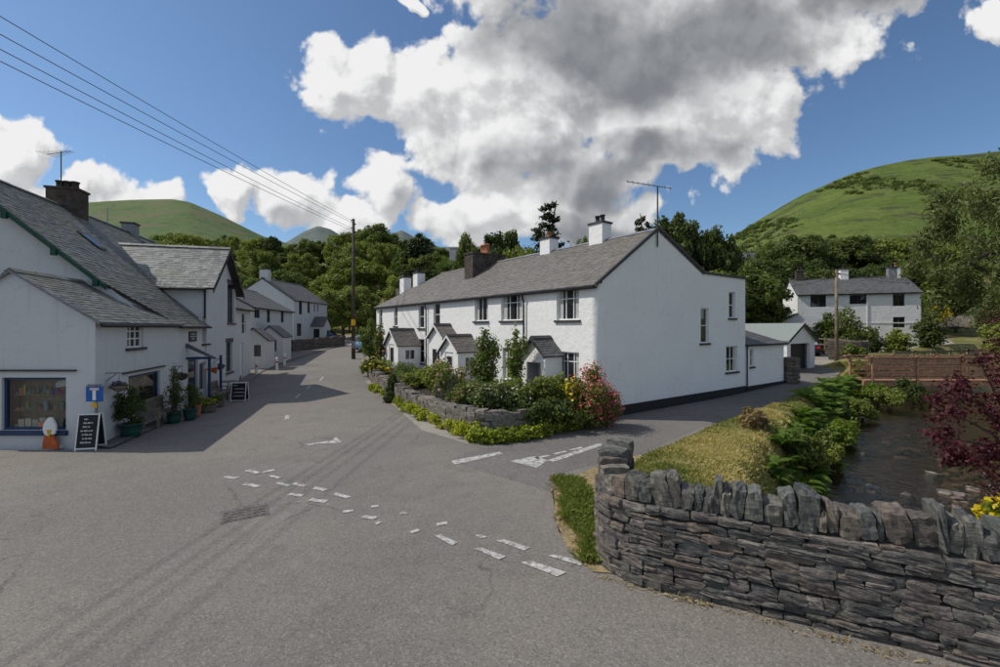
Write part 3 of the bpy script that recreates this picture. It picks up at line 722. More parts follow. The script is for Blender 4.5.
def chimney(parent, c, z0, z1, sx, sy, U, mat, pots=2, potmat=None, cap=True, ph=.42, pr=.11):
    U = Vector((U[0], U[1], 0)).normalized(); N = Vector((U.y, -U.x, 0)); c = Vector((c[0], c[1], 0)); m = MB()
    m.obox(c-U*sx/2-N*sy/2+Vector((0, 0, z0)), U*sx, N*sy, Vector((0, 0, z1-z0)))
    o = m.build('chimney', mat, parent)
    if cap: MB().obox(c-U*(sx/2+.05)-N*(sy/2+.05)+Vector((0, 0, z1+.001)), U*(sx+.1), N*(sy+.1), Vector((0, 0, .09))).build('cap', M_SILL if mat is not M_BRNCH else M_BRNCH, o)
    for i in range(pots):
        p = c+U*(sx*.75*((i+.5)/pots-.5))+Vector((0, 0, z1+.09))
        MB().lathe([(pr*.95, 0), (pr, ph*.1), (pr*.8, ph*.2), (pr*.78, ph*.82), (pr, ph*.86), (pr, ph), (pr*.7, ph), (pr*.7, ph*.7)], p, 10).build('chimney_pot', potmat or M_DKPOT, o, True)
    return o
def gutter(parent, a, b, mat=None, r_=.055):
    return MB().tube([a, b], r_, 6).build('gutter', mat or M_BLACK, parent)
def pipe(parent, pts, mat=None, r_=.04): return MB().tube(pts, r_, 6).build('downpipe', mat or M_BLACK, parent)
def aerial(name, base, h, label, arm=.9, ang=0., n=7, mat=None, tilt=.0):
    t = thing(name, base, label, 'aerial'); b = Vector(base); top = b+Vector((0, 0, h))
    MB().tube([b, top], .022, 6).build('mast', mat or M_METAL, t)
    d = Vector((math.cos(ang), math.sin(ang), tilt)).normalized(); s = Vector((-d.y, d.x, 0))
    bo = MB().tube([top-d*arm*.4-Vector((0, 0, .05)), top+d*arm*.6-Vector((0, 0, .05))], .014, 5).build('boom', M_METAL, t)
    for i in range(n):
        p = top-d*arm*.4+d*arm*i/(n-1)-Vector((0, 0, .05)); l = .16+.03*i
        MB().tube([p-s*l, p+s*l], .008, 4).build('element', M_METAL, bo)
    return t
# ------------------------------------------------------------------ the white terrace
TC = Vector((3.5, 16.0, 0)); TD = Vector((-.588, .809, 0)).normalized(); GD = Vector((.809, .588, 0)).normalized()
FR = Face(TC, -TD)             # street front, u = -t
GA = Face(TC, GD)              # gable on the lane, u = s
ZE, ZR, SR, ZP, SP, SB = 4.95, 7.34, 3.63, 5.76, 7.13, 11.0
def tz(px, py, off=0.): return -FR.hit(px, py, off)[0]
T1, T2, T3, T4 = tz(526.5, 330), tz(471, 330), tz(428, 330), tz(376.5, 330)
def tp(t, s, z): return TC+TD*t+GD*s+Vector((0, 0, z))
TERR = [('white end-of-terrace cottage with wide blank gable and black plinth on the lane', 0., T1),
        ('white terrace cottage with climbing shrub by its windows, next to the gabled end', T1, T2),
        ('white terrace cottage with two slate-roofed porches side by side', T2, T3),
        ('white terrace cottage at the far hipped end beside the telegraph pole', T3, T4)]
UPW = [[(556.6, 289.5, 579, 320, 'top', 0)], [(501, 295, 522.3, 320.5, 'top', 1), (474.7, 298, 488, 321, 'v2', 1)], [(433.5, 303, 440, 326, 'sash', 2)], [(418.6, 305, 424.2, 328, 'sash', 3), (394, 307, 397.5, 326, 'sash', 3), (379.2, 309, 382.3, 325, 'sash', 3)]]
LOW = [[(558.7, 352, 579, 384, 'top')], [(502.5, 348, 516, 380, 'top')], [], [(418.6, 339, 424.4, 363, 'sash')]]
OV = .15
RC = .26    # the old corner is rounded off
for k, (label, t0, t1) in enumerate(TERR):
    c = thing('terrace_cottage', tp((t0+t1)/2, 3.6, 0), label, 'house', 'cottages of the white terrace')
    holes = []; specs = []
    for w in UPW[k]+LOW[k]: r_ = FR.rect(*w[:4]); holes.append(r_); specs.append((r_, w[4]))
    ut = -t0-(RC if k == 0 else 0)
    panel('front_wall', FR, [(-t1, -.3), (ut, -.3), (ut, ZE), (-t1, ZE)], holes, M_WHITE, c, .16)
    for r_, st in specs:
        window(c, FR, r_, (.5,) if st == 'v2' else (.36, .72) if st == 'top' else (), (.72,) if st == 'top' else (.5,) if st == 'sash' else (), None, .13, M_SILL, None, st != 'sash')
    bk = MB(); bk.quad(tp(t0, SB, -.3), tp(t1, SB, -.3), tp(t1, SB, ZP-.15), tp(t0, SB, ZP-.15)); bk.build('rear_wall', M_WHITE, c)
    if k == 0:
        gh = [GA.rect(700.7, 308, 708.6, 343), GA.rect(729, 292, 735, 318), GA.rect(726, 346, 737.5, 371.6)]
        panel('gable_wall', GA, [(RC, -.3), (SB, -.3), (SB, ZP), (SP, ZP), (SR, ZR-.02), (RC, ZE-.02+RC*.66)], gh, M_WHITE, c, .16)
        cm = MB(); nz = 14; nn = 8; cv = []
        for j in range(nz+1):
            z = -.3+(ZE+.27)*j/nz
            for i in range(nn+1):
                a = math.pi/2*i/nn; rr_ = 1+.06*mnoise.noise(Vector((i*.5, z*1.7, 2)))*math.sin(2*a)
                cv.append(TC+GD*RC*(1-math.cos(a)*1)*1+TD*RC*(1-math.sin(a))*1+(GD*-.0+TD*0)+(-GD*math.cos(a)-TD*math.sin(a))*RC*(rr_-1)+Vector((0, 0, z)))
        cm.add(cv, [(j*(nn+1)+i, j*(nn+1)+i+1, (j+1)*(nn+1)+i+1, (j+1)*(nn+1)+i) for j in range(nz) for i in range(nn)]); cm.build('rounded_corner', M_WHITE, c, True)
        window(c, GA, gh[0], (), (.5,), None, .13, M_SILL); window(c, GA, gh[1], (), (.5,), None, .13, M_SILL); window(c, GA, gh[2], (.5,), (.5,), None, .13, M_SILL, curtain=True)
        MB().obox(GA.pt(RC, -.3, .003), GA.U*(SB-RC), Vector((0, 0, .68)), GA.n*.035).build('plinth', M_PLINTH, c)
        v = MB(); v.prism([GA.pt(-OV, ZE-.17, .0), GA.pt(SR, ZR-.02, .0), GA.pt(SP, ZP, .0), GA.pt(SP, ZP+.1, .0), GA.pt(SR, ZR+.12, 0), GA.pt(-OV, ZE-.04, 0)], GA.n*.09); v.build('verge_board', M_SILL, c)
        MB().obox(GA.pt(SP, ZP+.002, -6), GA.U*(SB-SP+.06), Vector((0, 0, .09)), GA.n*6.08).build('parapet_coping', M_SILL, c)
        MB().quad(tp(0, SB, -.3), tp(t1, SB, -.3), tp(t1, SB, ZP), tp(0, SB, ZP)).build('side_wall', M_WHITE, c)
    hip = 3.6 if k == 3 else 0
    pl = [[tp(t1+(.15 if k == 3 else 0), -OV, ZE-OV*.66), tp(t0, -OV, ZE-OV*.66), tp(t0, SR, ZR), tp(t1-hip, SR, ZR)],
          [tp(t0, SP, ZP), tp(t1-hip*.2, SP, ZP), tp(t1-hip, SR, ZR), tp(t0, SR, ZR)]]
    if hip: pl.append([tp(t1+.15, SP, ZP-.9), tp(t1+.15, -OV, ZE-OV*.66), tp(t1-hip, SR, ZR)]); panel('end_wall', Face(tp(t1, SB, 0), -GD), [(0, -.3), (SB, -.3), (SB, ZE-.1), (0, ZE-.1)], [], M_WHITE, c)
    roof(c, pl, M_SLATE_T, .09, .21, .30, 30+k, [(tp(t0, SR, ZR+.02), tp(t1-hip, SR, ZR+.02))], M_LEAD if k < 2 else M_SLATE_T)
    fl = MB(); fl.quad(tp(t0, SP, ZP), tp(t1-hip*.2, SP, ZP), tp(t1, SB, ZP-.12), tp(t0, SB, ZP-.12)); fl.build('rear_roof', M_LEAD, c)
    gutter(c, tp(t0, -OV-.03, ZE-OV*.66-.06), tp(t1, -OV-.03, ZE-OV*.66-.06))
    MB().obox(tp(t0, -.12, ZE-.22), TD*(t1-t0), GD*.115, Vector((0, 0, .16))).build('soffit', M_SILL, c)
    if k in (1, 3): pipe(c, [tp(t0+.08, -OV-.03, ZE-.24), tp(t0+.08, -.10, ZE-.5), tp(t0+.08, -.08, .2)])
    def cp(px, tt=None, s=SR): return tp(tt, s, 0)
    if k == 0:
        cc = chimney(c, tp(3.06, SR, 0), 6.6, 8.08, .80, .62, TD, M_WHITE, 2, M_DKPOT, ph=.34, pr=.13); chim0 = tp(3.06, SR, 8.2)
        MB().tube([GA.pt(SR-.1, 6.6, .06), GA.pt(SR-.1, 9.05, .06)], .03, 6).build('aerial_mast', M_POLE, c)
    if k == 1: chimney(c, tp(6.55, SR, 0), 6.6, 7.95, .75, .62, TD, M_WHITE, 1, M_TERRA, ph=.3, pr=.15)
    if k == 2: chimney(c, tp(11.9, SR-.45, 0), 5.5, 7.75, .95, 2.4, TD, M_BRNCH, 3, M_TERRA, ph=.62, pr=.17)
    if k == 3:
        for px, py, pm in ((419, 287, M_DKPOT), (405.5, 291, M_DKPOT)):
            d = 33.5 if px > 410 else 34.6; p = P(px, py, d); chimney(c, (p.x, p.y), p.z-1.0, p.z+1.0, .62, .75, GD, M_WHITE, 2, pm, ph=.32, pr=.13)
# cross piece of the tall aerial on the gable
ab = GA.pt(SR-.1, 9.05, .06)
ta = thing('television_aerial', ab, 'tall bent television aerial fixed to the blank white gable', 'aerial')
d_ = Vector((.93, -.2, -.22)).normalized()
bo_ = MB().tube([ab-d_*1.25, ab+d_*.55], .018, 5).build('boom', M_METAL, ta)
for i in range(9): p = ab-d_*1.2+d_*1.7*i/8; MB().tube([p-Vector((.08, .2, 0)), p+Vector((.08, .2, 0))], .009, 4).build('element', M_METAL, bo_)
# porches: gabled, ridge running out from the wall
def porch(parent_label, tc, w, dep, ze, zr, doorspec, side_win=False, open_=False, zg=0.):
    pt_ = thing('porch', FR.pt(-tc, zg, 0), parent_label, 'porch', 'porches of the white terrace')
    F2 = Face(FR.pt(-tc, 0, dep), FR.U); h = w/2
    hole = [(-.42, zg-.2, .42, zg+1.95)]
    panel('front_wall', F2, [(-h, -.3), (h, -.3), (h, ze), (0, zr-.05), (-h, ze)], hole, M_WHITE, pt_, .1)
    SR_ = Face(F2.pt(h, 0), -F2.n); SL_ = Face(FR.pt(-tc-h, 0), FR.n)
    sh = [(dep*.3, 1.0+zg, dep*.75, ze-.35)] if side_win else []
    panel('side_wall', SR_, [(0, -.3), (dep, -.3), (dep, ze), (0, ze)], sh, M_WHITE, pt_, .08); panel('side_wall', SL_, [(0, -.3), (dep, -.3), (dep, ze), (0, ze)], [], M_WHITE, pt_)
    if side_win: window(pt_, SR_, sh[0], (.5,), (), None, .07, None)
    if not open_: door(pt_, F2, hole[0], doorspec, .09, 0, True)
    else: MB().quad(F2.pt(-.42, -.2, -.6), F2.pt(.42, -.2, -.6), F2.pt(.42, 2.0, -.6), F2.pt(-.42, 2.0, -.6)).build('inner_door', M_FRAME_W, pt_)
    e = .14; sl = (zr-ze)/h
    def q(u, off, z): return FR.pt(-tc+u, z, off)
    roof(pt_, [[q(h+e, dep+e, ze-e*sl), q(h+e, -.0, ze-e*sl), q(0, 0, zr), q(0, dep+e, zr)], [q(-h-e, 0, ze-e*sl), q(-h-e, dep+e, ze-e*sl), q(0, dep+e, zr), q(0, 0, zr)]], M_SLATE_T if not open_ else M_SLATE_F, .06, .16, .24, int(tc*10), [(q(0, 0, zr+.02), q(0, dep+e, zr+.02))], M_SILL)
    m = MB()
    for s_ in (-1, 1): m.obox(q(0, dep+e, zr-.12), Vector(q(s_*(h+e), 0, ze-e*sl-.1))-Vector(q(0, 0, zr-.12)), FR.n*.03, Vector((0, 0, .11)))
    m.build('bargeboard', M_SILL if open_ else M_FRAME_W, pt_)
    return pt_
porch('open white porch with dark tiled gable on the end cottage', tz(533.5, 352, .9), 1.35, .9, 2.35, 2.95, None, open_=True)
porch('white porch with grey side window, next to the climbing shrub', tz(449, 360, 1.3), 1.75, 1.3, 2.25, 2.95, M_FRAME_W, True, zg=.15)
porch('tall narrow white porch with dark doorway between two other porches', tz(436, 355, .9), 1.7, .9, 2.85, 3.5, M_BLACK, zg=.2)
porch('large white porch with glazed door nearest the telegraph pole', tz(391.5, 360, 1.5), 2.0, 1.5, 2.35, 3.25, M_FRAME_W, True, zg=.35)

# low extension on the lane
ex = thing('rear_extension', GA.pt(13.3, 0), 'low white lean-to extension with slate roof behind the terrace gable', 'extension')
eh = [GA.rect(751, 349, 754.2, 366.5)]
panel('lane_wall', GA, [(SB+.02, -.3), (15.6, -.3), (15.6, 2.5), (SB+.02, 2.5)], eh, M_WHITE, ex, .12, -.04)
window(ex, GA, eh[0], (), (.5,), M_FRAME_W, .1, M_SILL, off=-.04)
panel('end_wall', Face(GA.pt(15.6, 0, -.04), -GA.n), [(0, -.3), (3.5, -.3), (3.5, 3.6), (0, 2.5)], [], M_WHITE, ex)
roof(ex, [[GA.pt(SB+.05, 2.45, .1), GA.pt(15.75, 2.45, .1), GA.pt(14.2, 3.75, -3.4), GA.pt(SB+.05, 3.75, -3.4)]], M_SLATE_F, .08, .2, .28, 77)
MB().obox(GA.pt(SB+.05, -.3, -.037), GA.U*4.57, Vector((0, 0, .62)), GA.n*.035).build('plinth', M_PLINTH, ex)
pipe(ex, [GA.pt(SB+.12, 2.4, .04), GA.pt(SB+.12, .1, .04)]); gutter(ex, GA.pt(SB+.05, 2.42, .14), GA.pt(15.75, 2.42, .14))
# shed with brown tiled roof behind
s0 = P(746, 340, 30); sh_ = thing('garden_shed', (s0.x, s0.y, 0), 'small brown-roofed shed peeping out behind the terrace', 'shed')
FS = Face((s0.x-2.5, s0.y), (1, .1)); panel('wall', FS, [(0, 0), (3.0, 0), (3.0, 2.7), (0, 2.7)], [], M_BROWNSTONE, sh_)
roof(sh_, [[FS.pt(-.1, 2.6, .2), FS.pt(3.25, 2.6, .2), FS.pt(2.6, 4.0, -2.2), FS.pt(-.1, 4.0, -2.2)]], M_BROWNSTONE, .08, .22, .3, 5)
# garage
g0 = P(787, 370, 29.); FG = Face((g0.x, g0.y), GD); ga = thing('garage', FG.pt(2.3, g(g0.x, g0.y), -2), 'small white gabled garage with dark open doorway', 'garage')
gw, gze, gzr = 4.6, 2.48, 3.55; gho = [(.55, -.1, 3.75, 2.25)]
panel('gable_wall', FG, [(0, -.3), (gw, -.3), (gw, gze), (gw/2, gzr), (0, gze)], gho, M_WHITE, ga, .2)
GL = Face(FG.pt(0, 0, -6), -FG.n*-1); panel('side_wall', Face(FG.pt(0, 0, -6), FG.n), [(0, -.3), (6, -.3), (6, gze), (0, gze)], [], M_WHITE, ga); panel('side_wall', Face(FG.pt(gw, 0), -FG.n), [(0, -.3), (6, -.3), (6, gze), (0, gze)], [], M_WHITE, ga)
gd_ = MB().obox(FG.pt(.5, -.1, -.40), FG.U*3.3, Vector((0, 0, 2.4)), FG.n*.04).build('door', M_BLACK, ga)
for i in range(8): MB().obox(FG.pt(.55+i*.4, -.1, -.355), FG.U*.385, Vector((0, 0, 2.35)), FG.n*.04).build('plank', M_BLACK, gd_)
m = MB()
for s_ in (0, 1):
    a = [FG.pt(gw/2, gzr+.03, .2), FG.pt(gw/2, gzr+.03, -6.2), FG.pt(-.2 if s_ == 0 else gw+.2, gze-.06, -6.2), FG.pt(-.2 if s_ == 0 else gw+.2, gze-.06, .2)]
    m.prism(a, Vector((0, 0, .06)))
m.build('roof', M_ASH, ga)
m = MB()
for e in (-.2, gw+.2): m.obox(FG.pt(gw/2, gzr-.06, .2), FG.pt(e, gze-.15, .2)-FG.pt(gw/2, gzr-.06, .2), FG.n*.03, Vector((0, 0, .14)))
m.build('bargeboard', M_BLACK, ga)
# stone gate pillar
p = PG(790.5, 383); stone = thing('gate_pillar', p, 'rough brown stone gate pillar in front of the garage', 'pillar')
me_ = [stone_mesh('stone', 900+i, 1) for i in range(5)]
for m_ in me_: m_.materials.append(M_BROWNSTONE)
z = 0
while z < 1.35:
    hh = rnd.uniform(.14, .24); off = rnd.uniform(.35, .65)
    for a, b in ((-.36, -.36+.72*off), (-.36+.72*off, .36)):
        o = bpy.data.objects.new('stone', rnd.choice(me_)); COL.objects.link(o); o.parent = stone; o.location = ((a+b)/2, 0, z+hh/2); o.scale = ((b-a)*1.04, .6, hh*1.05)
    z += hh

# generic house for the background rows
def house(name, label, F, w, dep, zb, ze, zr, wins=(), mat=None, smat=None, chims=(), rec=.1, fr=None, group=None, sill=None, gwins=(), c=.24, overh=.18, doors=()):
    """front face F (u 0..w), ridge parallel to the front"""
    h = thing(name, F.pt(w/2, zb, -dep/2), label, 'house', group); mat = mat or M_CREAM; smat = smat or M_SLATE_F
    panel('front_wall', F, [(0, zb-.6), (w, zb-.6), (w, ze), (0, ze)], [x[0] for x in wins]+list(doors), mat, h, .14)
    for r_, cols, rows in wins: window(h, F, r_, cols, rows, fr, rec, sill)
    for dr in doors: door(h, F, dr, M_FRAME_W)
    FRt = Face(F.pt(w, 0), -F.n); FLt = Face(F.pt(0, 0, -dep), F.n); FB = Face(F.pt(w, 0, -dep), -F.U)
    panel('gable_wall', FRt, [(0, zb-.6), (dep, zb-.6), (dep, ze), (dep/2, zr-.03), (0, ze)], [], mat, h)
    panel('gable_wall', FLt, [(0, zb-.6), (dep, zb-.6), (dep, ze), (dep/2, zr-.03), (0, ze)], [x[0] for x in gwins], mat, h)
    for r_, cols, rows in gwins: window(h, FLt, r_, cols, rows, fr, rec, sill)
    panel('rear_wall', FB, [(0, zb-.6), (w, zb-.6), (w, ze), (0, ze)], [], mat, h)
    sl = (zr-ze)/(dep/2); o = overh
    roof(h, [[F.pt(-.1, ze-o*sl, o), F.pt(w+.1, ze-o*sl, o), F.pt(w+.1, zr, -dep/2), F.pt(-.1, zr, -dep/2)], [F.pt(w+.1, ze-o*sl, -dep-o), F.pt(-.1, ze-o*sl, -dep-o), F.pt(-.1, zr, -dep/2), F.pt(w+.1, zr, -dep/2)]],
         smat, .09, c, c*1.4, int(abs(F.o.x)*7), [(F.pt(-.1, zr+.02, -dep/2), F.pt(w+.1, zr+.02, -dep/2))], M_SILL)
    gutter(h, F.pt(0, ze-o*sl-.06, o+.03), F.pt(w, ze-o*sl-.06, o+.03))
    for u, cm, n, pm in chims: chimney(h, F.pt(u, 0, -dep/2), zr-.6, zr+.9, .7, .6, F.U, cm, n, pm)
    return h
# far white house on the right
HU = Vector((.937, -.35, 0)).normalized(); h0 = P(797.5, 300, 46.); FH = Face((h0.x, h0.y), HU)
wn = [(FH.rect(*r_), (.5,), ()) for r_ in ((810.5, 295.5, 826, 307), (849.5, 295, 866.5, 304), (892.8, 294, 904.5, 306), (893, 317, 905, 327.5))]
hw = FH.hit(921, 300)[0]
fh_ = house('farmhouse', 'long two-storey white house with slate roof across the stream', FH, hw, 6.2, 1.1, FH.hit(860, 292.5)[1], FH.hit(860, 292.5)[1]+1.75, wn, chims=((4.9, M_WHITE, 1, M_DKPOT), (hw-.8, M_WHITE, 1, M_TERRA), (9.0 if hw > 9.5 else 7.6, M_LEAD, 1, M_DKPOT), (.9, M_BRNCH, 2, M_DKPOT)), fr=M_LINT)
MB().obox(FH.pt(0, 3.75, .0), FH.U*hw, Vector((0, 0, .1)), FH.n*.04).build('string_course', M_CREAM, fh_)
pipe(fh_, [FH.pt(hw-4.2, 6.6, .05), FH.pt(hw-4.2, 1.2, .05)], M_FRAME_W)
# its lean-to on the left
lt = thing('lean_to', FH.pt(-1.6, 1.2, -.4), 'white lean-to with sloping dark roof against the house across the stream', 'extension')
LF = Face(FH.pt(-3.2, 0, .35), HU); panel('front_wall', LF, [(0, .3), (5.6, .3), (5.6, 4.2), (3.1, 4.75), (0, 3.1)], [(4.5, 1.2, 5.2, 2.9)], M_CREAM, lt)
door(lt, LF, (4.5, 1.2, 5.2, 2.9), M_WOOD); panel('side_wall', Face(LF.pt(0, 0, -4), LF.n), [(0, .3), (4, .3), (4, 3.1), (0, 3.1)], [], M_CREAM, lt)
roof(lt, [[LF.pt(-.3, 2.95, .15), LF.pt(-.3, 2.95, -4), LF.pt(3.15, 4.85, -4), LF.pt(3.15, 4.85, .15)]], M_SLATE_F, .1, .24, .3, 9)
# cottages at the far end of the left side
wl = thing  # (kept short)
TL = Vector((-.2785, .960, 0)).normalized(); P0 = Vector((-11.2, 12.3, 0)); LW = Face(P0, TL)
FA = Face(LW.pt(13.15, 0, -.15), TL); aw = 4.0
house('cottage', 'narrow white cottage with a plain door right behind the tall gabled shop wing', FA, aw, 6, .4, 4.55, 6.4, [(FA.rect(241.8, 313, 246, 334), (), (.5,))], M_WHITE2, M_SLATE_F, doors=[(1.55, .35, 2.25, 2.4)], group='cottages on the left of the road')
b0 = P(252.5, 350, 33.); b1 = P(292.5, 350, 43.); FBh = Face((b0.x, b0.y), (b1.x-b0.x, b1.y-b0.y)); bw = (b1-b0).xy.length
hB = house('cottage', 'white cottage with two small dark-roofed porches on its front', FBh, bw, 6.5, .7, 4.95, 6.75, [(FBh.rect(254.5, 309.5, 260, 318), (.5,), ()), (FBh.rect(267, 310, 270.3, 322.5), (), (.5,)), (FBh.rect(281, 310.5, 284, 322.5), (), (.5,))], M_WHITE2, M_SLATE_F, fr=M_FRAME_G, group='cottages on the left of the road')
for pxa, pxb, nm in ((257, 264, 'near'), (273, 282, 'far')):
    ua, ub = FBh.hit(pxa, 350, 1.2)[0], FBh.hit(pxb, 350, 1.2)[0]; w_ = max(1.4, ub-ua); zb = g(*FBh.pt(ua, 0)[:2]); ze = zb+2.1; zr = ze+.75
    po = thing('porch', FBh.pt((ua+ub)/2, zb, .6), 'small white porch with red-brown door, %s of the two on the far left cottage' % ('nearer' if nm == 'near' else 'farther'), 'porch')
    # mono-ridge parallel to the road, gable toward the camera
    c1 = FBh.pt(ua, 0, 0); F1 = Face(FBh.pt(ua, 0, 0), FBh.n); d1 = 1.9
    panel('gable_wall', F1, [(0, zb-.4), (d1, zb-.4), (d1, ze), (d1/2, zr), (0, ze)], [(1.0, zb+.9, 1.45, zb+1.7)], M_WHITE2, po)
    window(po, F1, (1.0, zb+.9, 1.45, zb+1.7), (), (), M_FRAME_G, .08)
    F3 = Face(FBh.pt(ua, 0, d1), FBh.U); panel('front_wall', F3, [(0, zb-.4), (w_, zb-.4), (w_, ze), (0, ze)], [], M_WHITE2, po)
    roof(po, [[F3.pt(-.1, ze-.1, .12), F3.pt(w_+.1, ze-.1, .12), F3.pt(w_+.1, zr+.05, -d1/2), F3.pt(-.1, zr+.05, -d1/2)], [F3.pt(w_+.1, ze-.1, -d1), F3.pt(-.1, ze-.1, -d1), F3.pt(-.1, zr+.05, -d1/2), F3.pt(w_+.1, zr+.05, -d1/2)]], M_SLATE_F, .07, .2, .28, 3)
# house with gable to the camera further up
c0_ = P(294, 300, 46.); FCg = Face((c0_.x-6.6, c0_.y), (1, 0)); FCs = Face((c0_.x, c0_.y), (.03, 1)); zc = g(c0_.x, 46)
hc = thing('cottage', (c0_.x-3, 50, zc), 'taller white house with plain gable and grey slate roof at the bend of the road', 'house', 'cottages on the left of the road')
Lc = 8.2; cze, czr = 6.3, 8.45
panel('gable_wall', FCg, [(0, .4), (6.6, .4), (6.6, cze), (3.3, czr), (0, cze)], [], M_WHITE2, hc)
cw = [FCs.rect(299, 301.5, 302.2, 314.5), FCs.rect(307.5, 302.5, 310, 313), FCs.rect(297, 323.5, 301.5, 336), FCs.rect(314, 304.5, 315.2, 312), FCs.rect(317.2, 304.5, 318.4, 312)]
panel('side_wall', FCs, [(0, .4), (Lc, .4), (Lc, cze), (0, cze)], cw, M_WHITE2, hc)
for r_ in cw: window(hc, FCs, r_, (.5,) if r_ is cw[2] else (), (), M_FRAME_G, .1)
def cpt(x, y, z): return FCs.pt(y, z, x)
roof(hc, [[cpt(.2, -.15, cze-.12), cpt(.2, Lc+.2, cze-.12), cpt(-3.3, Lc+.2, czr+.06), cpt(-3.3, -.15, czr+.06)], [cpt(-6.8, Lc+.2, cze-.12), cpt(-6.8, -.15, cze-.12), cpt(-3.3, -.15, czr+.06), cpt(-3.3, Lc+.2, czr+.06)]], M_SLATE_F, .1, .25, .35, 21, [(cpt(-3.3, -.15, czr+.09), cpt(-3.3, Lc+.2, czr+.09))], M_SILL)
chimney(hc, cpt(-3.3, .5, 0), 7.9, 9.4, .9, .6, (1, 0), M_WHITE2, 1, M_DKPOT)
pc_ = thing('porch', FCs.pt(4.6, zc, .7), 'white gabled porch with dark roof on the taller house by the parked car', 'porch')
F3 = Face(FCs.pt(3.8, 0, 1.4), FCs.U); panel('front_wall', F3, [(0, .8), (2, .8), (2, 3.6), (1, 4.5), (0, 3.6)], [], M_WHITE2, pc_); panel('side_wall', Face(FCs.pt(3.8, 0), FCs.n), [(0, .8), (1.4, .8), (1.4, 3.6), (0, 3.6)], [(.3, 1.2, 1.0, 3.2)], M_WHITE2, pc_); door(pc_, Face(FCs.pt(3.8, 0), FCs.n), (.3, 1.2, 1.0, 3.2), M_BLACK)
roof(pc_, [[F3.pt(-.15, 3.5, .15), F3.pt(-.15, 3.5, -1.4), F3.pt(1, 4.6, -1.4), F3.pt(1, 4.6, .15)], [F3.pt(2.15, 3.5, -1.4), F3.pt(2.15, 3.5, .15), F3.pt(1, 4.6, .15), F3.pt(1, 4.6, -1.4)]], M_SLATE_F, .07, .25, .3, 8)
# buildings glimpsed behind the terrace and on the slopes
b_0 = P(398, 300, 50); FQ = Face((b_0.x, b_0.y), (.96, .28)); house('stone_house', 'brown stone house with long dark roof behind the far end of the terrace', FQ, 9.5, 6, 1.5, 6.1, 8.0, [((1.0, 4.3, 1.8, 5.6), (), ())], M_BROWNSTONE, M_BROWNSTONE, ((.6, M_BRNCH, 2, M_TERRA),))
b_0 = P(712, 262, 118); FQ = Face((b_0.x, b_0.y), (.97, -.2)); house('stone_house', 'dark-roofed stone house among trees below the green fell', FQ, 14.5, 7, 12, 20.2, 23.6, [((3, 16.5, 4.2, 18.5), (), ()), ((9, 16.5, 10.2, 18.5), (), ())], M_BROWNSTONE, M_SLATE_F, ((13.2, M_TERRA, 1, M_TERRA),), c=.5)
b_0 = P(943, 288, 112); FQ = Face((b_0.x, b_0.y), (.8, .6)); house('hill_cottage', 'tiny white cottage with one chimney high on the right slope', FQ, 8, 5, 10.5, 16.2, 19.8, [((3, 13.2, 4, 14.6), (), ())], M_CREAM, M_SLATE_F, ((.6, M_WHITE, 1, M_TERRA),), c=.5)
b_0 = P(444, 262, 105); FQ = Face((b_0.x+1.4, b_0.y), (1, .1)); house('pavilion', 'pale roofed pavilion among the trees beyond the terrace chimneys', FQ, 3.2, 3.6, 12, 19.4, 22.4, [((1.1, 17.2, 2.0, 18.6), (), ())], M_CREAM, M_LEAD, c=.5)

# ------------------------------------------------------------------ left: shop, main house, gabled wing
SF = Face((-16.2, 12.3), (1, 0))             # shop front facing the camera, u = x+16.2
zse = 3.55; RZ = 4.9; RX = -13.5
shop = thing('village_shop', (-13.5, 15, 0), 'long white village shop with mossy slate roof and blue-framed display window', 'shop')
swr = SF.rect(1.5, 378.5, 66, 428); swr = (swr[0], .47, swr[2], 1.93)
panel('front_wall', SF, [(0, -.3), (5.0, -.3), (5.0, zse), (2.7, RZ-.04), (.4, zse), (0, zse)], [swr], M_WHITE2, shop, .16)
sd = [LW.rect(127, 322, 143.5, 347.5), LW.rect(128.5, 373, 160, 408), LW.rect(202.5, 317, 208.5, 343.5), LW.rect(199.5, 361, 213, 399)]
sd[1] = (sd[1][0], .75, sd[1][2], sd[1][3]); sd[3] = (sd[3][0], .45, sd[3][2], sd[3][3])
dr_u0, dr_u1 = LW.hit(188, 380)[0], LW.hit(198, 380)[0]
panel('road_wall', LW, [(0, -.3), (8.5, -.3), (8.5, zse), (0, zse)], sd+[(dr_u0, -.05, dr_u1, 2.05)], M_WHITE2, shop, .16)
window(shop, LW, sd[0], (.33, .66), (.33, .66), M_FRAME_W, .12, M_SILL); window(shop, LW, sd[2], (), (.5,), M_FRAME_W, .12, M_SILL)
window(shop, LW, sd[1], (), (), M_BLUE, .12, None, fw=.08, pane=M_SHOPGLASS, name='display_window'); window(shop, LW, sd[3], (), (), M_FRAME_W, .12, None, fw=.06, pane=M_SHOPGLASS, name='display_window')
door(shop, LW, (dr_u0, -.05, dr_u1, 2.05), M_BLUE, .14, 0, True)
w_ = window(shop, SF, swr, (), (), M_BLUE, .12, None, fw=.07, pane=M_SHOPGLASS, name='display_window')
MB().obox(SF.pt(swr[0]-.3, swr[1]-.13, -.04), SF.U*(swr[2]-swr[0]+.36), Vector((0, 0, .125)), SF.n*.12).build('sill', M_BLUE, w_)
MB().obox(SF.pt(swr[0]-.6, 2.10, .002), SF.U*(swr[2]-swr[0]+.9), Vector((0, 0, .05)), SF.n*.06).build('drip_ledge', M_SILL, shop)
MB().obox(LW.pt(sd[1][0]-.4, sd[1][3]+.1, .002), LW.U*(sd[1][2]-sd[1][0]+.7), Vector((0, 0, .05)), LW.n*.07).build('drip_ledge', M_SILL, shop)
def sp_(r_, s, z): return LW.pt(s, z, -r_)
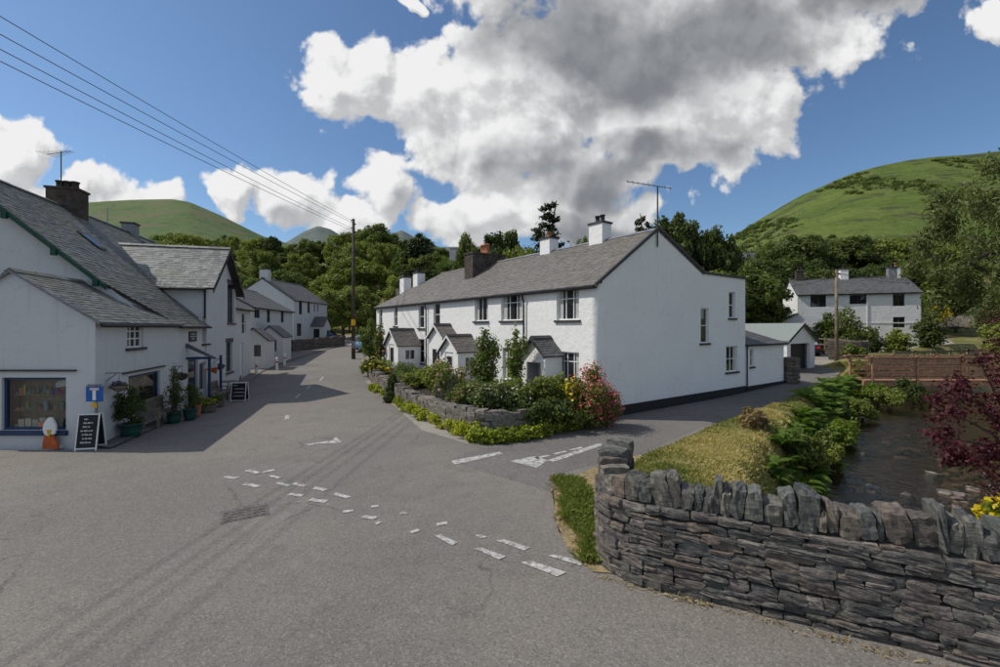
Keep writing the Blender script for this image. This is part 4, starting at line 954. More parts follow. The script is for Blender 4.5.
# display interiors: back boards and shelves, seen through the glass
def display(face, rect, dep, shelves, parent):
    u0, z0, u1, z1 = rect; b = MB()
    b.quad(face.pt(u0-.1, z0-.1, -dep), face.pt(u1+.1, z0-.1, -dep), face.pt(u1+.1, z1+.1, -dep), face.pt(u0-.1, z1+.1, -dep))
    b.quad(face.pt(u0-.02, z0-.1, -dep), face.pt(u0-.02, z1+.1, -dep), face.pt(u0-.02, z1+.1, -.17), face.pt(u0-.02, z0-.1, -.17)); b.quad(face.pt(u1+.02, z0-.1, -dep), face.pt(u1+.02, z1+.1, -dep), face.pt(u1+.02, z1+.1, -.17), face.pt(u1+.02, z0-.1, -.17))
    b.quad(face.pt(u0-.1, z0-.02, -dep), face.pt(u1+.1, z0-.02, -dep), face.pt(u1+.1, z0-.02, -.17), face.pt(u0-.1, z0-.02, -.17)); b.quad(face.pt(u0-.1, z1+.05, -dep), face.pt(u1+.1, z1+.05, -dep), face.pt(u1+.1, z1+.05, -.17), face.pt(u0-.1, z1+.05, -.17))
    b.build('display_case', flat('case_wood', (.42, .34, .25), .8), parent)
    for z in shelves: MB().obox(face.pt(u0+.1, z, -dep+.02), face.U*(u1-u0-.2), Vector((0, 0, .03)), face.n*(dep*.55)).build('shelf', flat('pale_shelf', (.42, .31, .17), .7), parent)
display(SF, swr, .55, (.47+.50, .47+.93), shop); display(LW, sd[1], .7, (sd[1][1]+.35, sd[1][1]+.7, sd[1][1]+1.0), shop); display(LW, sd[3], .7, (sd[3][1]+.4, sd[3][1]+.85), shop)
# roofs
sl_m = .875
def mp(r_, s): return sp_(r_, s, zse+sl_m*r_)
ov = .2
A_e = Vector((-11.2, 12.3, 0))
def ap(x_, s, z): return Vector((x_, 12.3, 0))+TL*s+Vector((0, 0, z))
roof(shop, [[ap(-11.2+.2, -.12, zse-.10), ap(-11.2+.2, 5.6, zse-.10), ap(RX, 5.6, RZ), ap(RX, -.12, RZ)], [ap(-15.95, 5.6, zse-.08), ap(-15.95, -.12, zse-.08), ap(RX, -.12, RZ), ap(RX, 5.6, RZ)]], M_SLATE_L, .05, .19, .30, 41, [(ap(RX, -.12, RZ+.02), ap(RX, 4.2, RZ+.02))], M_SLATE_L, name='near_roof', slabmat=M_LEAD)
EAV = 18.5
roof(shop, [[mp(-.22, 5.3), mp(-.22, 8.45), mp(1.5, 8.45), mp(1.5, 3.55)], [mp(1.5, 3.55), mp(1.5, EAV), mp(6, EAV), mp(6, 3.55)],
            [sp_(12, EAV, 3.55), sp_(12, 3.55, 3.55), sp_(6, 3.55, 8.8), sp_(6, EAV, 8.8)]], M_SLATE_L, .10, .20, .32, 42, [(sp_(6, 3.55, 8.82), sp_(6, EAV, 8.82))], M_SLATE_L, name='main_roof')
MG = Face(sp_(12, 3.7, 0), -LW.n*-1)
# main gable wall above the near roof: plane s = 3.7
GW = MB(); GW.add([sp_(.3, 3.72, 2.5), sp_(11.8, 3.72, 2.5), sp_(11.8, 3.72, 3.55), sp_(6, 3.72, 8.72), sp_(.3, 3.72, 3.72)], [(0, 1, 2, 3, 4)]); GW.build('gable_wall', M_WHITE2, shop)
bb = MB(); dz_ = Vector((0, 0, -.17))
bb.prism([mp(1.4, 3.5), mp(6.1, 3.5), mp(6.1, 3.5)+dz_, mp(1.4, 3.5)+dz_], TL*-.05); bb.build('bargeboard', M_GREENP, shop)
for r_ in (1.75, 2.9, 4.2): MB().obox(mp(r_, 3.5)+Vector((0, 0, -.36)), LW.n*.14, TL*-.12, Vector((0, 0, .22))).build('purlin_end', M_GREENP, shop)
MB().add([mp(1.5, 3.72)+Vector((0, 0, -.04)), mp(-.1, 5.3)+Vector((0, 0, -.04)), sp_(-.1, 5.3, 3.0), sp_(1.5, 3.72, 3.0)], [(0, 1, 2, 3)]).build('cheek_wall', M_WHITE2, shop)
gutter(shop, sp_(-.26, 5.0, 3.33), sp_(-.26, 8.4, 3.33), M_BLACK); gutter(shop, ap(-10.95, -.1, zse-.18), ap(-10.95, 5.0, zse-.18))
for r_, s in ((3.4, 7.2), (4.6, 15.5)):
    sk = MB().obox(mp(r_, s)+Vector((0, 0, .04)), TL*.55, mp(r_+.75, s)-mp(r_, s), Vector((0, 0, .05))).build('skylight', M_SILL, shop)
    MB().obox(mp(r_+.08, s+.05)+Vector((0, 0, .075)), TL*.45, mp(r_+.65, s)-mp(r_+.08, s), Vector((0, 0, .02))).build('pane', M_GLASS, sk)
# chimneys on the main ridge
cA = sp_(6, 10.1, 0); chimney(shop, cA, 8.3, 9.55, 1.15, .85, LW.n, M_BRNCH, 3, M_DKPOT, ph=.36, pr=.17)
cB = sp_(6, 15.6, 0); chimney(shop, cB, 8.3, 9.25, .62, .6, LW.n, M_LEAD, 0)
aerial('television_aerial', (cA.x-.1, cA.y-.2, 9.6), 1.7, 'spiky television aerial above the brown chimney of the shop', 1.5, 2.9, 9, M_GREENP)
aerial('television_aerial', (cB.x-.6, cB.y-.8, 8.9), 1.1, 'short plain aerial mast on the shop ridge beside the grey chimney', .3, .3, 2)
b_0 = FBh.pt(1.2, 6.9, -3); aerial('television_aerial', tuple(b_0), 2.4, 'thin television aerial above the far left cottages', 1.0, .1, 6)
# gabled wing: gable toward the road
wing = thing('gabled_wing', LW.pt(10.8, 0, -2), 'tall white gabled wing with pale slate roof and dark stone window surrounds', 'house')
S0, S1 = 8.5, 13.1; SM = (S0+S1)/2; wze, wzr = 5.38, 7.3
wr = [LW.rect(226.5, 284, 233.5, 323, .0), LW.rect(225, 342, 231.5, 374)]
wr[1] = (wr[1][0], .95, wr[1][2], wr[1][3])
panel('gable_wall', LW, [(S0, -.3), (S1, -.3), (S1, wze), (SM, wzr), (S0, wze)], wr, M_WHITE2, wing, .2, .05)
for r_ in wr: window(wing, LW, r_, (), (.5,), M_FRAME_G, .16, M_LINT, M_LINT, off=.05)
NW = Face(LW.pt(S0, 0, -7.5), LW.n); panel('side_wall', NW, [(0, 2), (7.55, -.3), (7.55, wze), (0, wze)], [], M_WHITE2, wing); panel('side_wall', Face(LW.pt(S1, 0, .05), -LW.n), [(0, -.3), (7.5, -.3), (7.5, wze), (0, wze)], [], M_WHITE2, wing)
def wp(s, off, z): return LW.pt(s, z, off)
sw = (wzr-wze)/(SM-S0); e = .3; ro = .42
roof(wing, [[wp(S0-e, -6.2, wze-e*sw), wp(S0-e, ro, wze-e*sw), wp(SM, ro, wzr+.06), wp(SM, -6.2, wzr+.06)], [wp(S1+e, ro, wze-e*sw), wp(S1+e, -6.2, wze-e*sw), wp(SM, -6.2, wzr+.06), wp(SM, ro, wzr+.06)]], M_SLATE_W, .10, .22, .34, 61, [(wp(SM, -6.2, wzr+.09), wp(SM, ro, wzr+.09))], M_SLATE_W)
m = MB()
for s_ in (S0-e, S1+e): m.obox(wp(SM, ro-.02, wzr-.18), wp(s_, 0, wze-e*sw-.24)-wp(SM, 0, wzr-.18), LW.n*.035, Vector((0, 0, .2)))
m.build('bargeboard', M_BRNCH, wing); gutter(wing, wp(S0-e-.03, -6, wze-e*sw-.06), wp(S0-e-.03, .1, wze-e*sw-.06))
pipe(wing, [wp(S0-.06, .0, wze-.1), wp(S0-.06, .0, 3.75)])
# blue canopy over the shop door
cn = MB(); cu0, cu1 = dr_u0-.25, LW.hit(213, 352, .9)[0]-.1
cn.prism([LW.pt(cu0, 2.66, .01), LW.pt(cu0, 2.06, 1.05), LW.pt(cu0, 1.99, 1.05), LW.pt(cu0, 2.5, .01)], LW.U*(cu1-cu0)); cano = cn.build('door_canopy', M_SLATE_F, shop)
for u_ in (cu0, dr_u1+.1): MB().obox(LW.pt(u_, -.02, .80), LW.U*.09, LW.n*.09, Vector((0, 0, 2.1))).build('canopy_post', M_BLUE, cano)
MB().obox(LW.pt(cu0, 2.0, .02), LW.U*.05, LW.n*.84, Vector((0, 0, .1))).build('canopy_bracket', M_BLUE, cano); MB().obox(LW.pt(cu0+.05, 2.0, .86), LW.U*(cu1-cu0-.1), LW.n*.05, Vector((0, 0, .1))).build('canopy_beam', M_BLUE, cano)
# framed notice on the wall
r_ = LW.rect(188.5, 331.5, 196, 341.5); nt = thing('wall_notice', LW.pt((r_[0]+r_[2])/2, r_[1], .03), 'small black wall notice with white lettering under the eaves', 'sign')
MB().obox(LW.pt(r_[0], r_[1], .003), LW.U*(r_[2]-r_[0]), Vector((0, 0, r_[3]-r_[1])), LW.n*.03).build('board', M_BLACK, nt)
m = MB()
for i, (a, b) in enumerate(((.2, .8), (.12, .88), (.3, .7))): m.obox(LW.pt(r_[0]+(r_[2]-r_[0])*a, r_[1]+(r_[3]-r_[1])*(.7-.24*i), .034), LW.U*((r_[2]-r_[0])*(b-a)), Vector((0, 0, (r_[3]-r_[1])*.1)), LW.n*.004)
m.build('lettering', M_CHALK, nt)
# ------------------------------------------------------------------ vegetation builders
def leaf_mesh(name, clumps, n, size, seed, mat, up=.35, aspect=.62, shell=.55, jit=.55, hang=0.):
    """clumps: rows (cx,cy,cz,rx,ry,rz). many small leaf faces spread through the clumps"""
    r = np.random.default_rng(seed); C = np.array(clumps, float); w = (C[:, 3]*C[:, 4]*C[:, 5])**.72; idx = r.choice(len(C), n, p=w/w.sum())
    d = r.normal(size=(n, 3)); d /= np.linalg.norm(d, axis=1)[:, None]; rad = (shell+(1-shell)*r.random(n))*(1+.10*r.normal(size=n)); rad = np.where(r.random(n) < .18, r.random(n), rad)
    c = C[idx, :3]+d*C[idx, 3:6]*rad[:, None]
    nrm = d*(1-up)+np.array([0, 0, up])+jit*r.normal(size=(n, 3)); nrm /= np.linalg.norm(nrm, axis=1)[:, None]
    a = np.cross(nrm, r.normal(size=(n, 3)))
    if hang: a = a*(1-hang)+np.array([0, 0, -1.])*hang*np.linalg.norm(a, axis=1)[:, None]; a -= nrm*(a*nrm).sum(1)[:, None]
    a /= np.linalg.norm(a, axis=1)[:, None]+1e-9; b = np.cross(nrm, a)
    s = size*(.6+.8*r.random(n))[:, None]*.5
    V = np.stack([c+a*s, c+b*s*aspect+a*s*.15+nrm*s*.18, c-a*s, c-b*s*aspect+a*s*.15+nrm*s*.18], 1).reshape(-1, 3); F = np.arange(4*n).reshape(n, 4)
    me = np_mesh(name, V, F); me.materials.append(mat); return me
def crown_clumps(seed, rx, rz, zc, k, sub=.36, low=-.75):
    r = random.Random(seed); out = [(r.uniform(-.1, .1)*rx, r.uniform(-.1, .1)*rx, zc, rx*.58, rx*.58, rz*.6)]
    for i in range(k):
        z = r.uniform(low, 1.); a = r.uniform(0, 6.283); q = math.sqrt(max(0, 1-z*z*.92))*r.uniform(.5, 1.12); s = sub*r.uniform(.5, 1.5)
        out.append((rx*q*math.cos(a), rx*q*math.sin(a), zc+rz*z*.86, rx*s, rx*s, rz*s*.8))
    return out
def trunk_mesh(name, h, r0, seed, clumps, mat=M_BARK, limbs=7):
    r = random.Random(seed); m = MB(); p = [Vector((0, 0, -.4))]
    for i in range(1, 6): p.append(Vector((r.uniform(-.05, .05)*h*i/5, r.uniform(-.05, .05)*h*i/5, h*i/5)))
    m.tube(p, [r0*1.25, r0, r0*.85, r0*.66, r0*.45, r0*.18], 7)
    for c in (clumps[1:] if len(clumps) <= limbs+1 else r.sample(clumps[1:], limbs)):
        e = Vector(c[:3]); i = r.randint(1, 3); s = p[i].lerp(p[i+1], r.random()); mid = s.lerp(e, .5)+Vector((0, 0, .04*h))
        m.tube([s, mid, e], [r0*.42, r0*.26, r0*.08], 5)
    me = m.mesh(name, smooth=True); me.materials.append(mat); return me
def tree_proto(kind, seed):
    if kind == 'conifer':
        r = random.Random(seed); cl = []; h = 10.
        for i in range(26):
            z = h*(.08+.9*i/26); rr = (1-z/h)*1.9+.30
            for k in range(max(3, int(7*(1-z/h))+2)): a = r.uniform(0, 6.283); q = rr*r.uniform(.4, .95); cl.append((q*math.cos(a), q*math.sin(a), z-.18*q+r.uniform(-.15, .15), .55*rr+.12, .55*rr+.12, .16))
        cr = leaf_mesh('crown', cl, 8500, .42, seed, L_CONIF, .3, .35, .2); tr = trunk_mesh('trunk', h*.98, .17, seed, [(0, 0, 5, 1, 1, 1)])
    elif kind == 'willow':
        r = random.Random(seed); cl = [(0, 0, 6.5, 2.2, 2.2, 2.4)]
        for i in range(85):
            z = r.uniform(-.8, 1); a = r.uniform(0, 6.283); q = math.sqrt(max(0, 1-z*z*.8))*r.uniform(.5, 1.05); x, y = 4.2*q*math.cos(a), 4.2*q*math.sin(a)
            cl.append((x, y, 6.2+3.6*z-.4, r.uniform(.35, .85), r.uniform(.35, .85), r.uniform(.5, 1.4)))
        cr = leaf_mesh('crown', cl, 26000, .23, seed, L_WILLOW, .25, .36, .25, .5, .55); tr = trunk_mesh('trunk', 8.5, .34, seed, cl, limbs=14)
    else:
        mat = {'dark': L_DARK, 'mid': L_MID, 'light': L_LIGHT}[kind]; r = random.Random(seed)
        cl = crown_clumps(seed, r.uniform(2.9, 3.9), r.uniform(3.2, 4.1), 5.9, 70, .23, -.9)
        cr = leaf_mesh('crown', cl, 10500, .37, seed, mat, .35, .62, .45); tr = trunk_mesh('trunk', 7.5, .24, seed, cl)
    return tr, cr
PROTO = {}
def tree(kind, var, loc, scale, label, group=None, name=None, rz=None, cat='tree'):
    key = (kind, var)
    if key not in PROTO: PROTO[key] = tree_proto(kind, hash_(kind)+var)
    tr, cr = PROTO[key]; nm = name or {'conifer': 'conifer', 'willow': 'willow_tree'}.get(kind, 'broadleaf_tree')
    t = thing(nm, loc, label, cat, group); s = scale if isinstance(scale, tuple) else (scale, scale, scale); t.scale = s; t.rotation_euler.z = rnd.uniform(0, 6.28) if rz is None else rz
    for n_, me in (('trunk', tr), ('crown', cr)): o = bpy.data.objects.new(n_, me); COL.objects.link(o); o.parent = t
    return t
def hash_(s): return sum(ord(c)*(i+3) for i, c in enumerate(s))
# ---- the wood on the left slopes and behind the terrace
wr_ = random.Random(3)
def ptree(px, d, kind, var, htop, label, group, sx=None):
    """tree whose top reaches image row htop at depth d"""
    x = (px-500)/FPX*d; gz_ = ground(x, d); H = CAMH+(HZ-htop)/FPX*d-gz_; s = H/(9.9 if kind != 'willow' else 10.4); sx = sx or s*wr_.uniform(.75, 1.3)
    return tree(kind, var, (x, d, gz_-.1), (sx, sx, s), label, group)
def sil_l(px): return float(np.interp(px, [60, 150, 200, 250, 290, 330, 370, 410, 450, 500, 560], [236, 234, 233, 236, 238, 240, 222, 232, 245, 240, 246]))
KW = {'dark': 'dark green', 'mid': 'mid green', 'light': 'light green'}
def side_(px): return 'behind the shop roofs' if px < 240 else 'above the far cottages' if px < 325 else 'behind the telegraph pole' if px < 385 else 'above the terrace end'
for i, px in enumerate(np.linspace(95, 470, 30)):        # skyline row
    d = wr_.uniform(120, 165); kd = wr_.choice(['dark', 'mid', 'mid', 'light']); ptree(px+wr_.uniform(-6, 6), d, kd, wr_.randint(0, 2), sil_l(px)+wr_.uniform(-3, 7), KW[kd]+' tree on the skyline of the wood '+side_(px), 'skyline trees of the left wood')
for row, (d0, d1, n, dt) in enumerate(((95, 118, 26, 17), (75, 92, 22, 34), (62, 72, 13, 50))):
    for px in np.linspace(165, 478, n):
        px += wr_.uniform(-6, 6)
        if row == 2 and 366 < px < 398: continue
        if row == 1 and 372 < px < 392: continue
        kd = wr_.choice(['dark', 'mid', 'mid', 'light', 'light']); ptree(px, wr_.uniform(d0, d1), kd, wr_.randint(0, 2), sil_l(px)+dt+wr_.uniform(-7, 9), KW[kd]+' broadleaf tree '+('high up', 'halfway up', 'low down')[row]+' the wooded slope '+side_(px), 'wood behind the left cottages')
for px in (413, 420, 427): ptree(px, 100, 'conifer', px % 2, 232+abs(px-420)*.7, 'dark narrow conifer standing in the wood left of the terrace chimneys', 'dark conifers in the left wood', 1.6)
ptree(343, 58, 'light', 1, 288, 'bright green tree at the far bend of the road', None, .85); ptree(358, 62, 'light', 2, 284, 'light tree overhanging the far road, right of the bend tree', None, .9)
ptree(548, 70, 'conifer', 0, 199, 'single tall dark conifer rising above the terrace ridge', None, 2.3)
ptree(492, 72, 'dark', 0, 226, 'round dark tree on the skyline, left of the tall conifer', None, .95); ptree(508, 75, 'dark', 1, 225, 'round dark tree touching its twin left of the tall conifer', None, .85)
ptree(449, 88, 'mid', 0, 258, 'low tree in front of the pale pavilion', None, 1.0); ptree(466, 78, 'mid', 1, 234, 'slender tree above the brown chimney stack', None, .6); ptree(525, 66, 'light', 0, 247, 'low light hedge tree behind the ridge, left of the tall conifer', None, 1.)
ptree(582, 60, 'mid', 2, 234, 'small tree between the two white ridge chimneys', None, .6); ptree(643, 48, 'conifer', 1, 212, 'pointed dark tree just left of the gable aerial', None, 1.3)
ptree(672, 46, 'dark', 2, 207, 'tall dark tree right behind the gable peak', None, .95); ptree(692, 47, 'dark', 1, 214, 'dark tree behind the rear slope of the gable', None, .8); ptree(712, 46, 'dark', 0, 220, 'dark tree at the right end of the clump behind the gable', None, .75)
for px, d, h_ in ((700, 40, 262), (722, 42, 266), (742, 44, 262), (757, 46, 272), (730, 56, 258)): ptree(px, d, wr_.choice(['mid', 'dark']), wr_.randint(0, 2), h_, 'mid green tree behind the flat-topped rear of the terrace', 'trees behind the rear of the terrace')
for px in np.linspace(768, 945, 19):
    ptree(px+wr_.uniform(-5, 5), wr_.uniform(82, 100), wr_.choice(['dark', 'dark', 'mid', 'light']), wr_.randint(0, 2), float(np.interp(px, [760, 790, 830, 880, 945], [238, 230, 240, 232, 248]))+wr_.uniform(-4, 10), 'tree in the wood below the green fell, '+('left of' if px < 800 else 'above the left half of' if px < 860 else 'above the right half of' if px < 915 else 'right of')+' the white house', 'wood behind the white house')
for px in np.linspace(752, 960, 17):
    ptree(px+wr_.uniform(-5, 5), wr_.uniform(62, 74), wr_.choice(['dark', 'dark', 'mid']), wr_.randint(0, 2), 262+wr_.uniform(-9, 9), 'dark tree close behind the roof of the white house', 'trees close behind the white house')
for px, d, py, s in ((898, 330, 215, 1.6), (868, 260, 232, 1.3), (832, 250, 236, 1.1), (950, 300, 236, 1.4), (915, 240, 238, 1.2), (985, 280, 240, 1.3)):
    x = (px-500)/FPX*d; z = CAMH+(HZ-py)/FPX*d; tree('dark', int(px) % 3, (x, d, z-9*s*.55), s*.62, 'lone bushy tree on the open green fell at right' if px == 898 else 'small dark bush at the foot of the green fell', None if px == 898 else 'bushes at the foot of the fell')
cl = []; ru = random.Random(15)
for i in range(330):
    px = ru.uniform(120, 480) if i < 230 else ru.uniform(745, 960); d = ru.uniform(60, 125); x = (px-500)/FPX*d
    if i < 230 and 368 < px < 394 and d < 95: continue
    cl.append((x, d, ground(x, d)+.7, ru.uniform(1.5, 3), ru.uniform(1.5, 3), ru.uniform(.9, 2.2)))
tag(mesh_obj('undergrowth', leaf_mesh('undergrowth', cl, 26000, .42, 8, L_MID, .4), None), 'scrubby undergrowth between the trees on the slopes', 'undergrowth', None, 'stuff')
cl = []; sil_x = [h_[0] for h_ in HILL_R]; sil_y = [h_[1] for h_ in HILL_R]; tries = 0
while len(cl) < 330 and tries < 6000:                 # bracken and gorse on the fell, in bands
    tries += 1; px = ru.uniform(735, 1020); t_ = ru.uniform(.58, .95); Y = 110+350*t_
    x = (px-500)/FPX*Y
    if mnoise.fractal(Vector((x*.012+px*.004, Y*.006, 7)), 1., 2., 3) < .12: continue
    z = (CAMH+(HZ-float(np.interp(px, sil_x, sil_y)))/FPX*460)*t_**1.15; s = ru.uniform(.8, 2.6)*t_
    cl.append((x, Y, z+1.0, s*1.9, s*1.9, s*.8))
tag(mesh_obj('fell_scrub', leaf_mesh('fell_scrub', cl, 15000, 1.3, 18, L_DARK, .6), None), 'dark scrub scattered in bands over the green fell', 'scrub', None, 'stuff')
# far wood: mass of crowns that cannot be counted
r_ = np.random.default_rng(9); cl = []
for i in range(260):
    px = r_.uniform(-250, 1300); d = r_.uniform(170, 330) if px < 560 else r_.uniform(105, 150); x = (px-500)/FPX*d; s = r_.uniform(3, 5.5)
    if px < 560: top = CAMH+(HZ-(sil_l(np.clip(px, 60, 560))+6))/FPX*d; z = top-s-r_.uniform(0, 10)
    else: z = ground(x, d)+r_.uniform(2, 6)
    cl.append((x, d, z, s*1.2, s*1.2, s))
tag(mesh_obj('far_wood', leaf_mesh('far_wood', cl, 42000, 1.1, 4, L_DARK, .4), None), 'far dark wood filling the slopes behind the village', 'wood', None, 'stuff')
# ---- willow at the right edge and its neighbours
tree('willow', 0, (35.2, 29.8, .6), (1.35, 1.35, 1.45), 'tall drooping willow at the right edge above the stream')
tree('willow', 1, (33.2, 26.8, .2), (.72, .72, .72), 'smaller pale willow under the tall one by the bridge')
tree('light', 1, (30.2, 25.0, .0), (.52, .52, .42), 'bright green bush crowding the right end of the bridge', cat='bush', name='bush')
tree('light', 0, (39.5, 33, .8), (.8, .8, .62), 'light leafy tree behind the right end of the bridge')

# ---- shrubs: each one a thing of its own
SHRUB = {}
def shrub_mesh(key, mat, n, size, seed, flat_=1., k=16, flowers=None, S=(1., 1.)):
    if key not in SHRUB:
        r = random.Random(seed); cl = [(0, 0, .45, .6, .6, .45)]
        for i in range(k): a = r.uniform(0, 6.283); q = r.uniform(.2, .72); cl.append((q*math.cos(a), q*math.sin(a), r.uniform(.2, .85), r.uniform(.2, .36), r.uniform(.2, .36), r.uniform(.14, .3)))
        if S[1] > 1.6*S[0]: cl = [(c[0], c[1], c[2], c[3]*1.25, c[4]*1.25, c[5]*.62) for c in cl]+[(r.uniform(-.5, .5)*(1.1-z), r.uniform(-.5, .5)*(1.1-z), z, .3, .3, .12) for z in [j/12 for j in range(13)]]
        cl = [(a*S[0], b*S[0], c*S[1], d*S[0], e*S[0], f*S[1]) for a, b, c, d, e, f in cl]
        ms = [leaf_mesh('foliage', cl, n, size, seed, mat, .35, .6, .4)]
        if flowers: ms.append(leaf_mesh('blossom', [(c[0], c[1], c[2]+.05*S[1], c[3]*1.12, c[4]*1.12, c[5]*1.12) for c in cl], flowers[1], flowers[2], seed+1, flowers[0], .4, .8, .92))
        st = MB()
        for i in range(7): c = r.choice(cl); st.tube([(r.uniform(-.08, .08), r.uniform(-.08, .08), -.15), (c[0]*.5, c[1]*.5, c[2]*.55), (c[0], c[1], c[2])], [.025, .018, .008], 4)
        sm = st.mesh('stem'); sm.materials.append(M_BARK); ms.append(sm); SHRUB[key] = ms
    return SHRUB[key]
def shrub(name, label, loc, rad, h, key, mat, n=2200, size=.12, seed=1, flowers=None, group=None, cat='shrub', k=16, rz=None):
    ms = shrub_mesh(key+'_%.2f_%.2f' % (rad, h), mat, n, size, seed, 1., k, flowers, (rad, h)); t = thing(name, loc, label, cat, group); t.rotation_euler.z = rnd.uniform(0, 6.28) if rz is None else rz
    for nm, me in zip(['foliage']+(['blossom'] if flowers else [])+['stem'], ms): o = bpy.data.objects.new(nm, me); COL.objects.link(o); o.parent = t
    return t
def at(px, d, z=None): x = (px-500)/FPX*d; return (x, d, g(x, d) if z is None else z)
# garden wall in front of the terrace
gpts = [(-8.2, 27.6), (-6.9, 24.4), (-5.7, 21.8), (-4.5, 19.3), (-3.2, 16.9), (-1.9, 14.6), (-.6, 13.25), (.9, 13.6), (2.3, 14.5), (3.3, 15.4)]
stone_wall('garden_wall', 'low grey stone garden wall curving round the terrace front gardens', gpts, lambda l: .66+.08*math.sin(l*.9), (M_GSTONE, M_GSTONE), .4, (.13, .22), (.26, .56), ((.18, .4), (.14, .26)), seed=11, zfun=g, sub=1, side=1, cap=280)
drape('garden_soil', [(-8.0, 27.8), (-6.6, 24.5), (-4.2, 19.4), (-1.7, 14.9), (-.5, 13.6), (.9, 13.95), (3.2, 15.7), (3.4, 16.1), (-8.6, 32.5)], .55, flat('garden_soil', (.045, .035, .026), .95, .3))
for i, (px, py) in enumerate(((441, 413), (452, 415))):
    p = PG(px, py); sp = thing('standing_stone', p, ('left' if i == 0 else 'right')+' upright grey stone flanking the gap in the garden wall', 'stone')
    m_ = stone_mesh('slab', 70+i, 3); m_.materials.append(M_GSTONE); o = mesh_obj('slab', m_, None, sp); o.scale = (.45, .3, 1.35); o.location = (0, .12, .6)
# lady's mantle along the foot of the wall
spots = [(371, 391, .40), (377, 393, .42), (383, 396, .4), (399, 408, .5), (407, 413, .52), (416, 417, .55), (424, 421, .5), (433, 424, .5), (441, 428, .55), (450, 432, .5), (459, 436, .55), (468, 440, .55)]
for i, (px, py, s) in enumerate(spots):
    p = PG(px, py); shrub('flower_clump', 'yellow-green lady\'s mantle clump spilling over the road at the foot of the garden wall', (p.x+.12, p.y+.2, -.05+p.z), s*1.15, s*1.05, 'mantle%d' % (i % 2), L_YEL, 1300, .085, 20+i % 2, None, 'lady\'s mantle along the garden wall', 'plant')
for i, (px, py, s) in enumerate(((477, 443, .5), (487, 444, .45), (497, 444, .45), (508, 443, .5), (519, 442, .45), (530, 440, .5), (543, 437, .5), (556, 434, .5), (568, 432, .5), (580, 430, .5), (592, 427, .5))):
    p = PG(px, py); shrub('flower_clump', 'lime green low plant at the foot of the garden wall near the lane', (p.x, p.y+.25, -.05+p.z), s*1.1, s*(.9+.5*(i > 5)), 'lime%d' % (i % 2), L_LIME, 1300, .085, 30+i % 2, (L_YEL, 220, .08), 'lime green plants at the wall foot near the lane', 'plant')
# garden shrubs (label, px, depth, base z, radius, height, key, material, leaf count, size, flowers)
G_ = [('dense dark clipped bush on the road side of the garden wall', 393.5, 19.8, 0., .5, 1.25, 'clip', L_DARK, 3200, .11, None),
      ('tall leafy shrub at the far corner of the terrace beside the telegraph pole', 371, 29.5, .5, .95, 2.9, 'tallcorner', L_MID, 3800, .13, None),
      ('pink rambling rose beside the far porch', 381, 28.5, .6, .6, 2.6, 'ramb', L_MID, 2200, .11, (L_RED, 60, .16)),
      ('yellow-topped bush behind the wall near the telegraph pole', 379, 25.5, .45, .95, 1.0, 'yelltop', L_MID, 2400, .12, (L_GOLD, 160, .15)),
      ('green mound of leaves over the wall below the far porch', 369, 27.5, .3, .7, .9, 'mnd', L_LIGHT, 2200, .12, None),
      ('low bright hedge plant in front of the middle porches', 418, 20.5, .7, 1.0, .8, 'mnd2', L_LIGHT, 2600, .12, None),
      ('light green garden shrub left of the pink rose bush', 433, 19.5, .7, .8, 1.0, 'mnd', L_LIGHT, 2200, .12, None),
      ('pale pink rose bush leaning over the garden wall', 452, 17.2, .6, 1.0, 1.45, 'rose', L_LIGHT, 3400, .11, (L_PINK, 210, .13)),
      ('tall climbing shrub between the upper windows of the terrace', 486, 18.6, .45, .85, 2.75, 'climb', L_MID, 4200, .115, None),
      ('slim white-flowered climber left of the open porch', 515, 17.3, .5, .5, 2.7, 'climbw', L_LIGHT, 3200, .11, (L_WHITEF, 90, .10)),
      ('rusty dry garden plant on the wall top left of the corner', 470, 15.6, .75, .9, .75, 'rusty', L_DRY, 1700, .11, (L_MID, 900, .12)),
      ('grey-green sprawling shrub on the garden wall corner', 495, 14.4, .7, .95, .85, 'sprawl', L_WILLOW, 2800, .11, (L_WHITEF, 70, .09)),
      ('leafy shrub with white blooms beside the sprawling corner shrub', 512, 14.6, .75, .85, 1.0, 'whitebl', L_LIGHT, 2600, .11, (L_WHITEF, 110, .11)),
      ('round green bush below the open porch', 548, 15.0, .7, .95, 1.15, 'round', L_LIGHT, 3200, .11, (L_YEL, 120, .11)),
      ('dark trailing plant hanging over the wall below the open porch', 530, 13.9, .35, .9, .85, 'trail', L_DARK, 2600, .11, None),
      ('dark ivy-like plant on the wall left of the red valerian', 560, 14.1, .3, .85, .9, 'trail', L_DARK, 2600, .11, None),
      ('golden yellow flowers among leaves next to the red valerian', 572, 14.8, .75, .62, .95, 'golden', L_MID, 1500, .11, (L_GOLD, 300, .11)),
      ('tall red valerian in full flower at the corner of the terrace', 592, 14.6, .3, 1.0, 1.75, 'valer', L_MID, 2300, .10, (L_RED, 1250, .075)),
      ('second red valerian drooping toward the lane plinth', 605, 14.9, .0, .7, 1.35, 'valer2', L_MID, 1500, .10, (L_RED, 950, .07))]
for i, (lab, px, d, z, rad, hh, key, mat, n, sz, fl) in enumerate(G_):
    shrub('garden_shrub', lab, at(px, d, g(0, d)+z-.1), rad, hh, key, mat, n, sz, 40+i, fl, 'garden shrubs before the terrace')
